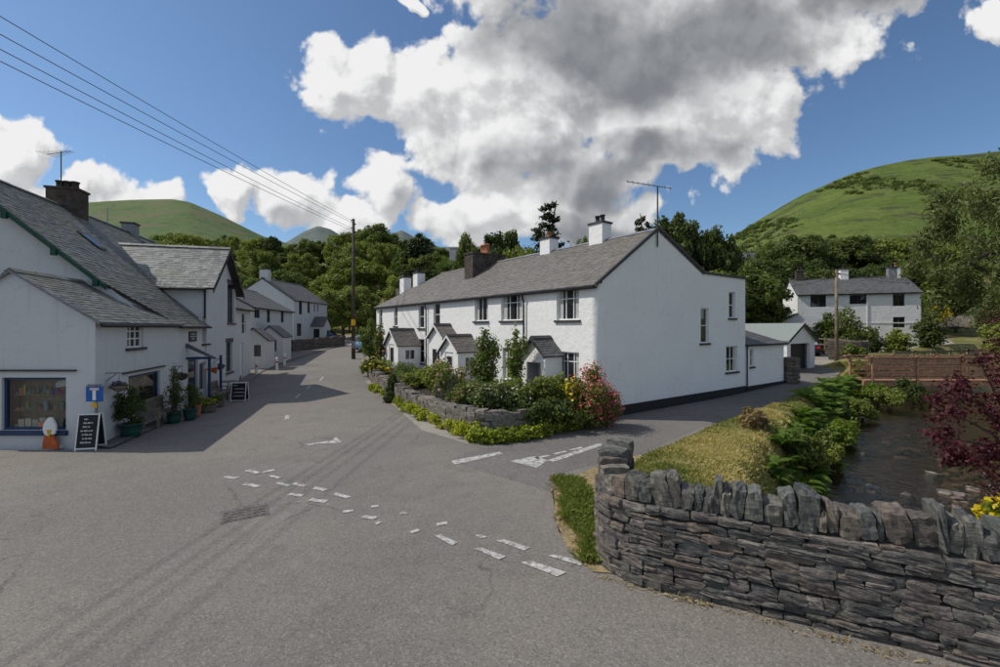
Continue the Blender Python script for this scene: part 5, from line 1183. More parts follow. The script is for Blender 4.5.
# filler planting low behind the wall: one mass nobody could count
cl = []; rr = random.Random(4)
for i in range(90):
    t = rr.random(); a = Vector((-7.6, 27.6)).lerp(Vector((-.7, 14.2)), t) if rr.random() < .7 else Vector((-.7, 14.2)).lerp(Vector((3.0, 15.6)), rr.random()); o = Vector((.8, .58))*rr.uniform(.1, 1.6)
    cl.append((a.x+o.x, a.y+o.y, g(0, a.y)+.6+rr.uniform(0, .3), .35, .35, rr.uniform(.15, .4)))
tag(mesh_obj('garden_ground_cover', leaf_mesh('garden_ground_cover', cl, 9000, .11, 6, L_MID, .5), None), 'mixed low garden planting behind the stone wall', 'ground cover', None, 'stuff')

# ---- grassy bank, ferns, verges
def blades(name, pts, lo, hi, mat, seed, wid=.012, lean=.5):
    r = np.random.default_rng(seed); P_ = np.array(pts, float); n = len(P_); a = r.random(n)*6.283; h_ = (lo+(hi-lo)*r.random(n))*np.array([.75+.7*max(-.6, mnoise.noise(Vector((p[0]*1.1, p[1]*1.1, 5)))) for p in pts]); ln = lean*r.random(n)*h_; w = wid*(.6+.8*r.random(n))
    dx, dy = np.cos(a), np.sin(a); base = P_; mid = base+np.stack([dx*ln*.4, dy*ln*.4, h_*.6], 1); tip = base+np.stack([dx*ln, dy*ln, h_*(1-.25*ln/np.maximum(h_, .01))], 1); s = np.stack([-dy*w, dx*w, 0*w], 1)
    V = np.stack([base-s, base+s, mid+s*.7, tip], 1).reshape(-1, 3); V2 = np.arange(4*n).reshape(n, 4)
    me = np_mesh(name, V, V2); me.materials.append(mat); return me
rr = random.Random(12); bank = []; green = []; straw = []
while len(bank) < 110000:
    t = rr.random()**1.35; y = 4.5+t*24; x = None
    # point by stream distance
    k = min(range(len(dense)), key=lambda i: abs(dense[i].y-y)); c_ = dense[k]; s = rr.uniform(2.5, 7.2); xx = c_.x-s*.72+rr.uniform(-.3, .3); yy = y+s*.69
    if yy > 31: continue
    if (xx-1.5)*.45+(yy-6.6)*.9 < .3: continue
    lane = lane_x(yy)+.1*math.sin(yy*5)
    if xx < lane-rr.random()*.15: continue
    z = ground(xx, yy)
    if z < -.55: continue
    (green if rr.random() < .25+.9*mnoise.noise(Vector((xx*.5, yy*.5, 1))) else bank).append((xx, yy, z-.02))
tag(mesh_obj('bank_grass', blades('bank_grass', bank, .04, .15, L_GRASS, 1, .0055, .9), None), 'dry yellow-green grass covering the bank beside the lane', 'grass', None, 'stuff')
tag(mesh_obj('bank_green_grass', blades('bank_green_grass', green, .04, .16, L_GRASSG, 2, .0055, .9), None), 'fresh green grass mixed into the lane bank', 'grass', None, 'stuff')
for _ in range(9000):
    t = rr.random(); p = Vector((1.15, 9.9)).lerp(Vector((1.25, 6.2)), t); q = Vector((p.x+rr.gauss(.12, .16)+.1*math.sin(t*9), p.y))
    if q.x < .98+.10*math.sin(q.y*4): continue
    straw.append((q.x, q.y, .0 if q.x < 1.4 else max(-.05, ground(q.x, q.y))))
for _ in range(520):
    l = rr.uniform(0, 1)**1.2; p = Vector((1.4, 5.95)).lerp(Vector((5.2, 3.95)), l); straw.append((p.x-abs(rr.gauss(0, .05))-.05, p.y-abs(rr.gauss(0, .07))-.02*(1), 0.))
tag(mesh_obj('verge_straw', blades('verge_straw', straw, .02, .10, L_STRAW, 3, .005, 1.6), None), 'bleached straw along the foot of the parapet', 'grass', None, 'stuff')
verge = [(rr.uniform(1.12, 1.75), rr.uniform(6.2, 9.6), 0.) for _ in range(8000)]
verge = [(x, y, .0) for x, y, z in verge if x > 1.12+.13*math.sin(y*3)+.05*rr.random()]
tag(mesh_obj('verge_grass', blades('verge_grass', verge, .05, .26, L_GRASSG, 5, .007, 1.0), None), 'tuft of green grass at the end of the parapet', 'grass', None, 'stuff')
drape('verge', [(1.9, 5.9), (1.25, 6.0), (1.0, 6.7), (.95, 7.6), (1.08, 8.9), (1.5, 9.7), (2.6, 10.9), (3.6, 11.5), (5, 12), (2.5, 8)], .014, M_DIRT)
# bracken
def fern_mesh(seed, n=11, L=.95):
    r = random.Random(seed); m = MB()
    for i in range(n):
        a = i*6.283/n+r.uniform(-.3, .3); l = L*r.uniform(.7, 1.1); up = r.uniform(.5, 1.1); d = Vector((math.cos(a), math.sin(a), 0)); s = Vector((-d.y, d.x, 0)); pts = []
        for k in range(15): t = k/14; pts.append(d*l*t*(.9)+Vector((0, 0, l*up*(t-.72*t*t))))
        for k in range(2, 14):
            w = l*.30*math.sin(math.pi*min(1, (k-.5)/14*.75+.22))**1.2*(1-(k/14)**2*.75); p = pts[k]; f = (pts[min(14, k+1)]-pts[k-1]).normalized(); b = .032*l
            for sg in (-1, 1):
                tip = p+s*sg*w+f*w*.35-Vector((0, 0, w*.22)); m.add([p-f*b, p+f*b, p+s*sg*w*.55+f*(w*.2+b*1.2), tip, p+s*sg*w*.55+f*(w*.2-b*1.2)], [(0, 1, 2, 3, 4)])
    me = m.mesh('fern'); me.materials.append(L_FERN); return me
FERN = [fern_mesh(i) for i in range(5)]
rr = random.Random(21); nf = 0
while nf < 110:
    y = 7.5+rr.random()**1.1*16.5; k = min(range(len(dense)), key=lambda i: abs(dense[i].y-y)); c_ = dense[k]; s = rr.uniform(2.0, 2.9+max(0, y-8)*.09); x = c_.x-s*.72; yy = y+s*.69
    if yy < 8.2: continue
    z = ground(x, yy)
    if z < -1.0: continue
    o = mesh_obj('fern', rr.choice(FERN), None); sc = rr.uniform(.5, .95); o.location = (x, yy, z-.05); o.scale = (sc, sc, sc*1.35); o.rotation_euler = (rr.uniform(-.15, .3), rr.uniform(-.1, .3), rr.uniform(0, 6.3))
    tag(o, 'bright green bracken fern on the bank above the stream', 'fern', 'bracken on the stream bank'); nf += 1
for i, (px, d, z, rad, hh, key, mat, lab) in enumerate(((752, 12.6, .2, .55, .75, 'dry1', L_DRY, 'brown dried-up bush among the grass by the parapet'), (890, 22.5, -.7, .8, 1.0, 'bk1', L_LIGHT, 'leafy green bush on the bank before the bridge'), (862, 20, -.8, .8, 1.0, 'bk2', L_LIGHT, 'spreading green bush halfway along the stream bank'), (838, 16, -.95, .7, 1.0, 'bk4', L_LIME, 'yellow-green bush at the water edge among the bracken'), (822, 13.4, -1.0, .6, .95, 'bk5', L_LIGHT, 'leafy bush at the water edge nearest the parapet'), (876, 23.5, -.7, .8, 1.1, 'bk6', L_LIME, 'lime bush on the bank left of the bridge'),
                                                        (858, 28.3, .1, .55, 1.1, 'bk1', L_LIGHT, 'bright grass tuft at the left end of the bridge'), (912, 24, -.7, .9, 1.2, 'bk3', L_DARK, 'dark bush under the left end of the bridge'), (806, 12.0, -.5, .7, 1.0, 'bk2', L_MID, 'green bush growing up behind the parapet coping'))):
    shrub('bank_bush', lab, at(px, d, z), rad, hh, key, mat, 3000, .11, 80+i, None, None, 'bush')
for px, py in ((997, 515),):
    p = P(px, py, 9.2); shrub('flower_clump', 'yellow flowering plant at the right edge just over the parapet', (p.x+.15, p.y, p.z-.55), .42, .85, 'yel_edge', L_LIME, 1100, .12, 95, (L_GOLD, 500, .14), None, 'plant')
# copper-leaved shrub at the right
cl = []; rr = random.Random(31)
for i in range(78):
    px = rr.uniform(932, 1090); py = rr.uniform(352, 490)
    if px < 965 and (py < 372 or py > 462) : continue
    if px < 950 and not (388 < py < 450): continue
    p = P(px, py, rr.uniform(8.6, 10.6)); cl.append((p.x, p.y, p.z, rr.uniform(.22, .42), rr.uniform(.22, .42), rr.uniform(.18, .34)))
cp_ = thing('copper_shrub', (11.9, 9.8, -.3), 'dark purple-leaved shrub hanging over the stream at the right', 'shrub'); off = ROOTLOC[cp_.name]
me = leaf_mesh('foliage', [(c[0]-off.x, c[1]-off.y, c[2]-off.z)+c[3:] for c in cl], 8000, .085, 5, L_PURPLE, .35, .62, .1); o = bpy.data.objects.new('foliage', me); COL.objects.link(o); o.parent = cp_
m = MB()
for c in rr.sample(cl, 22): m.tube([(11.9, 9.8, -.5), Vector((11.5, 9.8, .6)).lerp(Vector(c[:3]), .4), c[:3]], [.05, .03, .008], 5)
m.build('branch', M_BARK, cp_)
# small purple tree near the right bank behind
p = P(978, 300, 17); shrub('copper_tree', 'smaller purple-leaved tree above the copper shrub at the right edge', (p.x+1.3, p.y, .2), 1.2, 4.4, 'cop2', L_PURPLE, 1600, .11, 97, None, None, 'tree')
# stones in and beside the stream
RS = [stone_mesh('river_stone', 300+i, 2, .3) for i in range(6)]
for m_ in RS: m_.materials.append(M_RIVER); m_.shade_smooth()
rr = random.Random(8)
for i in range(120):
    if i < 70: px, py = rr.uniform(945, 1010), rr.uniform(468, 512)
    else: px, py = rr.uniform(850, 1000), rr.uniform(400, 512)
    w = (py-HZ)/FPX; d = (CAMH-WL)/w; x = (px-500)/FPX*d; s = rr.uniform(.08, .2)*(1 if i < 70 else 1.2)
    o = mesh_obj('river_stone', rr.choice(RS), None); o.location = (x, d, max(WL-.02, ground(x, d))); o.scale = (s*1.5, s*1.2, s*.7); o.rotation_euler = (rr.uniform(-.2, .2), rr.uniform(-.2, .2), rr.uniform(0, 6))
    tag(o, 'pale stone on the pebbly right edge of the stream' if i < 70 else 'stone breaking the water in the middle of the stream', 'stone', 'stones at the stream edge' if i < 70 else 'stones in the stream')
# shrubs round the far white house
for i, (lab, px, d, z, rad, hh, mat) in enumerate((('large green shrub in front of the middle of the white house', 848, 40, 1.2, 2.4, 3.9, L_MID), ('tall shrub in front of the left windows of the white house', 828, 40.5, 1.2, 1.6, 3.4, L_MID), ('dark shrub below the middle shrub of the white house', 868, 38, .8, 1.7, 2.6, L_DARK),
        ('light bush by the lower right window of the white house', 897, 38.5, .8, 1.3, 2.3, L_LIGHT), ('dark bush at the right corner of the white house', 928, 41, 1.2, 1.4, 3.1, L_DARK), ('ivy on the low stone wall behind the pole', 856, 34.2, .6, 1.0, 1.5, L_MID),
        ('yellow flowering bush on the right rockery', 937, 62, 4.0, 1.7, 2.6, L_GOLD), ('green bush left of the yellow rockery bush', 926, 61, 3.6, 1.5, 2.6, L_MID), ('small flowering shrub behind the bridge rail', 928, 31.5, .6, 1.4, 1.1, L_MID), ('yellow bush left of the white house lean-to', 777, 46, 2.6, .9, 1.9, L_GOLD), ('low hedge beside the garage and parked car', 826, 43, 1.2, 2.2, 2.2, L_MID))):
    shrub('house_shrub', lab, at(px, d, z-.1), rad, hh, 'hs%d' % i, mat, 2600, .24, 120+i, (L_RED, 120, .14) if 'flowering shrub' in lab else None, 'shrubs round the white house')
# ------------------------------------------------------------------ poles, wires, bridge, fences
pb = PG(353.5, 359); dpole = pb.y; ptop = CAMH+(HZ-219)/FPX*dpole
pole = thing('telegraph_pole', pb, 'tall dark telegraph pole with yellow band at the terrace corner', 'pole')
MB().tube([(pb.x, pb.y, pb.z-.5), (pb.x, pb.y, ptop)], [.17, .115], 10).build('shaft', M_POLE, pole, True)
MB().tube([(pb.x, pb.y, pb.z+2.75), (pb.x, pb.y, pb.z+3.25)], [.168, .165], 10).build('yellow_band', M_YELBAND, pole)
MB().tube([(pb.x, pb.y, pb.z+.9), (pb.x, pb.y, pb.z+1.5)], [.172, .17], 10).build('notice_plate', M_METAL, pole)
for k in range(4): MB().lathe([(.02, 0), (.045, .03), (.05, .08), (.03, .13)], (pb.x+.16*(1 if k % 2 else -1), pb.y, ptop-.18-.32*k), 8).build('insulator', M_DKPOT, pole)
def wire(a, b, sag, label, r_=.013, group=None):
    a, b = Vector(a), Vector(b); pts = [a.lerp(b, t/14)-Vector((0, 0, sag*4*(t/14)*(1-t/14))) for t in range(15)]
    o = MB().tube(pts, r_, 5).build('overhead_wire', M_WIRE); tag(o, label, 'wire', group)
for k, py in enumerate((8, 26, 41, 53)):
    e = P(0, py, 12.0); s = Vector((pb.x+.16*(1 if k % 2 else -1), pb.y, ptop-.12-.32*k)); d = e-s
    wire(s, s+d*1.5, .25, '%s of four overhead wires from the telegraph pole to upper left' % ('topmost', 'second from top', 'third from top', 'lowest')[k], .012)
hs = FCs.pt(4, 6.0, .1); wire((pb.x, pb.y, ptop-2.6-2.5), hs, .5, 'thin service wire from the telegraph pole to the house at the bend', .014)
p2 = PG(836.5, 361.5); t2 = CAMH+(HZ-270)/FPX*p2.y
pole2 = thing('telegraph_pole', p2, 'weathered brown pole in front of the white house across the stream', 'pole')
MB().tube([(p2.x, p2.y, p2.z-.4), (p2.x, p2.y, t2)], [.14, .10], 9).build('shaft', M_POLE2, pole2, True)
MB().obox((p2.x-.3, p2.y-.05, t2-.35), (.6, 0, 0), (0, .1, 0), (0, 0, .1)).build('crossarm', M_POLE2, pole2)
wire((p2.x, p2.y, t2-.2), FH.pt(hw-.4, 7.6, .2), .2, 'thin wire from the brown pole over the white house roof', .015)
wire((p2.x, p2.y, t2-.35), (p2.x+40, p2.y+10, t2-.5), .4, 'thin wire from the brown pole to the right edge', .012)
wire((p2.x, p2.y, t2-.5), GA.pt(SB, 5.5, -2), .4, 'thin wire from the brown pole to the terrace', .012)
# low walls
def low_wall(label, a, b, h, mat, seed, c=.2): return stone_wall('stone_wall', label, [a, tuple((Vector(a)+Vector(b))/2), b], lambda l: h, (mat, mat), .4, (.16, .26), (.3, .6), ((.3, .5), (.12, .2)), seed=seed, zfun=g, sub=1, side=1, protos=8)
a_ = PG(293, 352); b_ = PG(345, 345.5); low_wall('low dark stone wall in front of the parked blue car at the bend', (a_.x, a_.y), (b_.x, b_.y), 1.0, M_BROWNSTONE, 51)
a_ = at(829, 36.0); b_ = at(868, 34.6); low_wall('brown stone wall beside the pole below the white house', a_[:2], b_[:2], 1.5, M_BROWNSTONE, 52)
a_ = at(925, 64); b_ = at(985, 60); stone_wall('stone_wall', 'pale rockery wall on the slope right of the white house', [a_[:2], ((a_[0]+b_[0])/2, 63), b_[:2]], lambda l: 1.1, (M_GSTONE, M_GSTONE), .5, (.3, .5), (.5, 1.0), ((.5, .9), (.3, .6)), seed=53, zfun=lambda x, y: g(x, y)+1.3, sub=1, protos=8)
# footbridge
bx0, bx1, by = 21.2, 28.2, 25.4; dz0 = .30
fb_ = thing('footbridge', (24.2, by, dz0), 'red-brown timber footbridge with boarded sides over the stream', 'bridge')
def bd(x0, y0, z0, x1, y1, z1, nm, par=fb_): return MB().box(x0, y0, z0, x1, y1, z1).build(nm, M_BRIDGE, par)
for yy in (by, by+1.5): bd(bx0-.4, yy, dz0-.32, bx1+.4, yy+.14, dz0-.04, 'beam')
for i in range(52): x = bx0-.3+i*.16; bd(x, by-.05, dz0-.035+rnd.uniform(0, .008), x+.145, by+1.7, dz0+.012, 'deck_plank')
for yy, nm in ((by, 'near'), (by+1.62, 'far')):
    for x in (bx0, bx0+2.55, bx0+5.1, bx1-.1): bd(x, yy-.10, dz0-.25, x+.11, yy-.004, dz0+1.42, 'post')
    bd(bx0-.3, yy-.14, dz0+1.30, bx1+.3, yy+.04, dz0+1.36, 'handrail'); bd(bx0-.2, yy-.06, dz0+1.12, bx1+.2, yy-.015, dz0+1.19, 'rail')
    if yy == by:
        for j in range(6): z = dz0+.08+j*.17+rnd.uniform(-.012, .012); bd(bx0+rnd.uniform(-.55, -.05), yy-.0035-rnd.uniform(0, .012), z, bx1+rnd.uniform(0, .3), yy+.02, z+rnd.uniform(.10, .14), 'side_board')
        for i in range(44): x = bx0+.1+i*.175; bd(x, yy-.001, dz0+1.19, x+.06, yy+.03, dz0+1.30, 'baluster')
    else:
        for j in range(3): z = dz0+.2+j*.33; bd(bx0, yy-.003, z, bx1, yy+.02, z+.1, 'side_board')
# rail fences
def rail_fence(label, a, b, n, rails, h, mat=M_WOOD):
    a, b = Vector(a), Vector(b); t = thing('rail_fence', (a+b)/2, label, 'fence'); d = (b-a).normalized(); L = (b-a).length
    for i in range(n): p = a+d*L*i/(n-1); MB().obox(p-Vector((.05, .05, .3)), (.1, 0, 0), (0, .1, 0), (0, 0, h+.35)).build('post', mat, t)
    for k in range(rails): z = h*(k+.7)/(rails); MB().obox(a+Vector((0, -.08, z)), b-a, (0, .03, 0), (0, 0, .12)).build('rail', mat, t)
rail_fence('grey timber rail fence behind the footbridge', at(894, 29.5), at(985, 31), 6, 3, 1.35)
rail_fence('long timber fence on the lane side of the white house garden', at(815, 40), at(868, 37), 6, 3, 1.5)

# ------------------------------------------------------------------ cars
def car(label, loc, rz, col, L=4.1, Wd=1.72, Hh=1.46):
    t = thing('parked_car', loc, label, 'car'); ROOTLOC[t.name] = Vector()
    paint = flat('car_paint_'+label.split()[0]+label.split()[1], col, .25, .06, .6)
    h = Wd/2; prof = [(-.5, .34), (-.5, .62), (-.47, .80), (-.34, .90), (-.27, .95), (-.10, 1.0), (.30, 1.0), (.44, .93), (.49, .80), (.5, .60), (.5, .34)]
    body = MB(); N = len(prof); bw_ = [.90, .96, 1., 1., 1., 1., 1., 1., .97, .95, .9]
    ring = lambda s: [(x*L, s*h*k, z*.93) for (x, z), k in zip(prof, bw_)]
    Lf, Rt = ring(-1), ring(1); b0 = len(body.v); body.v += Lf+Rt
    for i in range(N-1): body.f.append((i, i+1, N+i+1, N+i))
    body.f.append(tuple(range(N))[::-1]); body.f.append(tuple(range(N, 2*N))); body.f.append((0, N, 2*N-1, N-1))
    body.build('body', paint, t)
    cab = MB(); c0 = [(-.26*L, h*.93, .90), (-.10*L, h*.80, Hh-.04), (.26*L, h*.80, Hh), (.44*L, h*.90, .93)]; V_ = [(x, -y, z) for x, y, z in c0]+c0
    cab.add(V_, [(0, 1, 5, 4), (1, 2, 6, 5), (2, 3, 7, 6), (3, 2, 1, 0), (4, 5, 6, 7)]); cab.build('cabin', paint, t)
    for s in (-1, 1):
        w = MB(); y = lambda k: s*(h*k+.006)
        w.add([(-.21*L, y(.915), .97), (-.09*L, y(.815), Hh-.10), (.06*L, y(.812), Hh-.07), (.06*L, y(.905), .97)], [(0, 1, 2, 3)]); w.add([(.08*L, y(.905), .97), (.08*L, y(.812), Hh-.07), (.24*L, y(.812), Hh-.08), (.37*L, y(.895), .99)], [(0, 1, 2, 3)]); w.build('side_window', M_GLASS, t)
    MB().add([(-.262*L-.006, -h*.8, .94), (-.11*L-.006, -h*.72, Hh-.08), (-.11*L-.006, h*.72, Hh-.08), (-.262*L-.006, h*.8, .94)], [(0, 1, 2, 3)]).build('windscreen', M_GLASS, t)
    MB().add([(.43*L+.012, -h*.8, .97), (.275*L+.012, -h*.72, Hh-.07), (.275*L+.012, h*.72, Hh-.07), (.43*L+.012, h*.8, .97)], [(0, 1, 2, 3)]).build('rear_window', M_GLASS, t)
    for x in (-.31, .31):
        for s in (-1, 1):
            yo = s*(h-.10); wl_ = MB().tube([(x*L, yo-.1, .31), (x*L, yo+.1, .31)], .31, 16).build('wheel', M_TYRE, t)
            MB().tube([(x*L, yo+s*.095, .31), (x*L, yo+s*.112, .31)], .19, 12).build('rim', M_METAL, wl_)
    for s in (-1, 1):
        MB().box(-.5*L-.012, s*h*.68-.16, .58, -.5*L+.05, s*h*.68+.16, .72).build('headlight', M_FRAME_W, t); MB().box(.5*L-.06, s*h*.78-.12, .62, .5*L+.012, s*h*.78+.12, .86).build('tail_light', M_REDP, t)
    MB().box(.5*L-.01, -.26, .45, .5*L+.016, .26, .56).build('number_plate', M_YELBAND, t)
    t.rotation_euler.z = rz; return t
p = P(326, 337, 51.5); car('metallic blue hatchback parked behind the low dark wall at the bend', (p.x, p.y, g(p.x, p.y)+.05), R(185), (.03, .09, .20))
p = P(360, 350, 43); car('pale blue small car half hidden behind the telegraph pole', (p.x+.3, p.y, g(p.x, p.y)+.02), R(100), (.20, .33, .48), 3.7, 1.6)
p = P(821, 352, 38.5); car('black car with red tail lights beside the garage', (p.x-.4, p.y+1.5, g(p.x, p.y)+.02), R(-115), (.015, .012, .014))

# ------------------------------------------------------------------ street furniture along the shop
def aboard(label, p, ang, w=.52, h=.95, wood=M_FRAME_W, lines=7, seed=1):
    t = thing('chalkboard_sign', p, label, 'sign'); ROOTLOC[t.name] = Vector(); r = random.Random(seed)
    for s in (-1, 1):
        lean = .16; fr = MB(); up = Vector((0, s*-lean, 1)).normalized()*h; n = Vector((0, s, lean)).normalized(); b = Vector((-w/2, s*.2, 0)); X = Vector((1, 0, 0))
        def bx(u0, v0, u1, v1, th, dep): fr_.obox(b+X*u0+up*v0+n*dep, X*(u1-u0), up*(v1-v0), n*th)
        fr_ = MB(); bx(0, 0, .025, 1, .03, 0); bx(w-.025, 0, w, 1, .03, 0); bx(.025, .97, w-.025, 1.0, .03, 0); bx(.025, .05, w-.025, .08, .03, 0); f = fr_.build('frame', wood, t)
        fr_ = MB(); bx(.025, .08, w-.025, .97, .016, .004); fr_.build('board', M_BOARD, t)
        fr_ = MB()
        for i in range(lines):
            v = .84-i*.74/lines; u = .09+r.uniform(0, .06)
            while u < w-.12:
                l = r.uniform(.03, .09)
                if u+l > w-.07: break
                bx(u, v, u+l, v+.03+r.uniform(0, .012), .003, .021); u += l+.02
                if r.random() < .12: break
        tag(fr_.build('chalk_writing', M_CHALK, t), kind='stuff')
    t.rotation_euler.z = ang; return t
aboard('white-framed chalkboard sign leaning by the shop corner', PG(91, 449), R(12), .50, .98, seed=2); aboard('small chalkboard sign standing by the gabled wing', PG(240, 401), R(8), .62, .85, lines=4, seed=3)
# ice-cream shaped board
pi_ = PG(50, 449); ic = thing('ice_cream_sign', pi_, 'ice cream shaped board with orange cone beside the display window', 'sign')
def outl(pts, z0, sx, sz, y): return [Vector((pi_.x+x*sx, pi_.y+y, z0+z*sz)) for x, z in pts]
MB().prism(outl([(-.9, 0), (.95, 0), (.62, .5), (.25, 1.0), (-.15, .9), (-.55, 1.1), (-.8, .55)], 0, .24, .40, 0), (0, .05, 0)).build('cone', M_ORANGE, ic)
MB().prism(outl([(-.62, .0), (-.1, -.1), (.2, .0), (.62, .02), (.8, .3), (.72, .6), (.5, .8), (.3, .98), (0, 1.02), (-.35, .9), (-.68, .66), (-.85, .32)], .40, .22, .46, -.02), (0, .05, 0)).build('scoop', M_FRAME_W, ic)
MB().prism(outl([(-.3, 1), (.3, 1), (.06, 0), (-.06, 0)], .33, .2, .2, -.035), (0, .014, 0)).build('wafer', M_YELBAND, ic)
MB().obox((pi_.x-.2, pi_.y+.04, 0), (.4, 0, 0), (0, .25, 0), (0, 0, .05)).build('foot', M_FRAME_W, ic)
# no-through-road sign
ts = PG(94, 446); ts.y = 12.08; ts.x = (94-500)/FPX*12.1; sg = thing('road_sign', (ts.x, ts.y+.12, 0), 'blue square road sign with a white T on a short post', 'sign'); q = Vector((ts.x, ts.y+.05, 0))
MB().tube([(q.x, q.y+.04, -.2), (q.x, q.y+.04, 1.72)], .035, 8).build('post', M_METAL, sg)
zs = CAMH-(401.5-HZ)/FPX*q.y; ss = .46
MB().box(q.x-ss/2, q.y-.02, zs, q.x+ss/2, q.y-.002, zs+.42).build('plate', M_TBLUE, sg)
MB().box(q.x-.045, q.y-.026, zs+.04, q.x+.045, q.y-.0205, zs+.31).build('white_stem', M_FRAME_W, sg); MB().box(q.x-.125, q.y-.026, zs+.3105, q.x+.125, q.y-.0205, zs+.375).build('faded_red_bar', flat('faded_red', (.62, .50, .47), .5), sg)
MB().box(q.x-.06, q.y-.024, zs-.16, q.x+.06, q.y-.002, zs-.03).build('small_plate', M_YELBAND, sg); MB().box(q.x-.2, q.y-.02, zs+.43, q.x+.18, q.y, zs+.47).build('cap_rail', M_WOOD, sg)
# planters and tubs
def pot(name, label, p, r_, h, mat, key, lmat, rad, hh, n=1500, size=.09, fl=None, seed=1, prof=None):
    t = thing(name, p, label, 'potted plant'); ROOTLOC[t.name] = Vector()
    MB().lathe(prof or [(r_*.72, 0), (r_*.9, h*.5), (r_, h*.92), (r_*1.08, h*.93), (r_*1.08, h), (r_*.9, h), (r_*.88, h*.8)], (0, 0, 0), 14).build('pot', mat, t, True)
    ms = shrub_mesh(key, lmat, n, size*rad, seed, 1., 16, (fl[0], fl[1], fl[2]*rad) if fl else None, (rad, hh))
    for nm, me in zip(['foliage']+(['blossom'] if fl else [])+['stem'], ms): o = bpy.data.objects.new(nm, me); COL.objects.link(o); o.parent = t; o.location = (0, 0, h*.9)
    return t
pot('potted_shrub', 'bushy shrub in a glazed green pot near the chalkboard', PG(131, 437), .30, .42, M_GREENPOT, 'pt1', L_DARK, .62, 1.05, 2400, .12, None, 61)
pot('potted_shrub', 'tall potted shrub beside the bench end', PG(174, 423), .22, .38, M_GREENPOT, 'pt2', L_DARK, .42, 1.55, 2200, .13, (L_GOLD, 40, .12), 62)
pot('potted_shrub', 'dark plant in a tall green tub next to the shop door', PG(190, 420), .22, .42, M_GREENPOT, 'pt3', L_DARK, .38, .9, 1600, .14, None, 63)
pot('potted_shrub', 'small plant in a terracotta pot by the shop door', PG(197, 417), .14, .45, M_TERRA, 'pt4', L_MID, .25, .45, 700, .16, None, 64)
pot('flower_tub', 'low wooden tub of yellow flowers past the shop door', PG(207, 412), .36, .26, M_WOOD, 'pt5', L_MID, .42, .34, 1100, .13, (L_GOLD, 150, .1), 65)
pot('flower_tub', 'low tub of greenery under the cafe bench', PG(217, 407), .30, .24, M_WOOD, 'pt6', L_MID, .36, .32, 900, .13, None, 66)
# benches
def bench(label, p, L, face, mat=M_WOOD):
    t = thing('wooden_bench', p, label, 'bench'); ROOTLOC[t.name] = Vector()
    def b(x0, y0, z0, x1, y1, z1, nm): return MB().box(x0, y0, z0, x1, y1, z1).build(nm, mat, t)
    for k in range(4): b(-L/2, -.48+k*.12, .41, L/2, -.38+k*.12, .44, 'seat_slat')
    for x in (-L/2+.02, L/2-.08): b(x, -.48, 0, x+.06, -.42, .62, 'leg'); b(x, -.06, 0, x+.06, 0, .92, 'leg'); b(x-.01, -.50, .62, x+.07, .0, .66, 'armrest')
    b(-L/2+.08, -.05, .85, L/2-.08, -.01, .93, 'top_rail'); b(-L/2+.08, -.05, .48, L/2-.08, -.01, .54, 'lower_rail')
    n = int(L/.11)
    for i in range(n): x = -L/2+.1+i*(L-.2)/n; b(x, -.042, .54, x+.05, -.02, .85, 'back_slat')
    t.rotation_euler.z = face; return t
fa = math.atan2(TL.y, TL.x)
bench('weathered slatted bench against the wall under the shop window', LW.pt(LW.hit(156, 420, .3)[0]+.1, 0, .15), 1.5, fa)
bench('second pale bench outside beyond the shop door', LW.pt(LW.hit(216, 400, .7)[0], 0, .55), 1.2, fa)
# table and chairs by the wing
def chair(label, p, rz):
    t = thing('cafe_chair', p, label, 'chair', 'chairs by the gabled wing'); ROOTLOC[t.name] = Vector()
    for i in range(4): MB().box(-.2, -.2+i*.1, .43, .2, -.115+i*.1, .455).build('seat_slat', M_WOOD, t)
    for x in (-.2, .16):
        MB().tube([(x+.02, -.2, 0), (x+.02, -.18, .44)], .018, 5).build('leg', M_WOOD, t); MB().tube([(x+.02, .22, 0), (x+.02, .18, .45), (x+.02, .26, .88)], .018, 5).build('leg', M_WOOD, t)
    for i in range(3): MB().box(-.2, .20+.022*i, .56+i*.11, .2, .22+.022*i, .63+i*.11).build('back_slat', M_WOOD, t)
    t.rotation_euler.z = rz
u_ = LW.hit(226, 398, .6)[0]
chair('slatted cafe chair nearest the shop door', LW.pt(u_-.9, 0, .75), fa+.3); chair('slatted cafe chair between table and gabled wing', LW.pt(u_+.9, 0, .75), fa-2.8)
tb = thing('cafe_table', LW.pt(u_, 0, .7), 'small round cafe table by the gabled wing window', 'table'); ROOTLOC[tb.name] = Vector()
MB().lathe([(.36, .70), (.38, .71), (.38, .73), (.36, .74)], (0, 0, 0), 18).build('top', M_WOOD, tb); MB().tube([(0, 0, .02), (0, 0, .71)], .03, 8).build('stem', M_METAL, tb); MB().lathe([(.22, 0), (.22, .02), (.05, .04)], (0, 0, 0), 14).build('foot', M_METAL, tb)
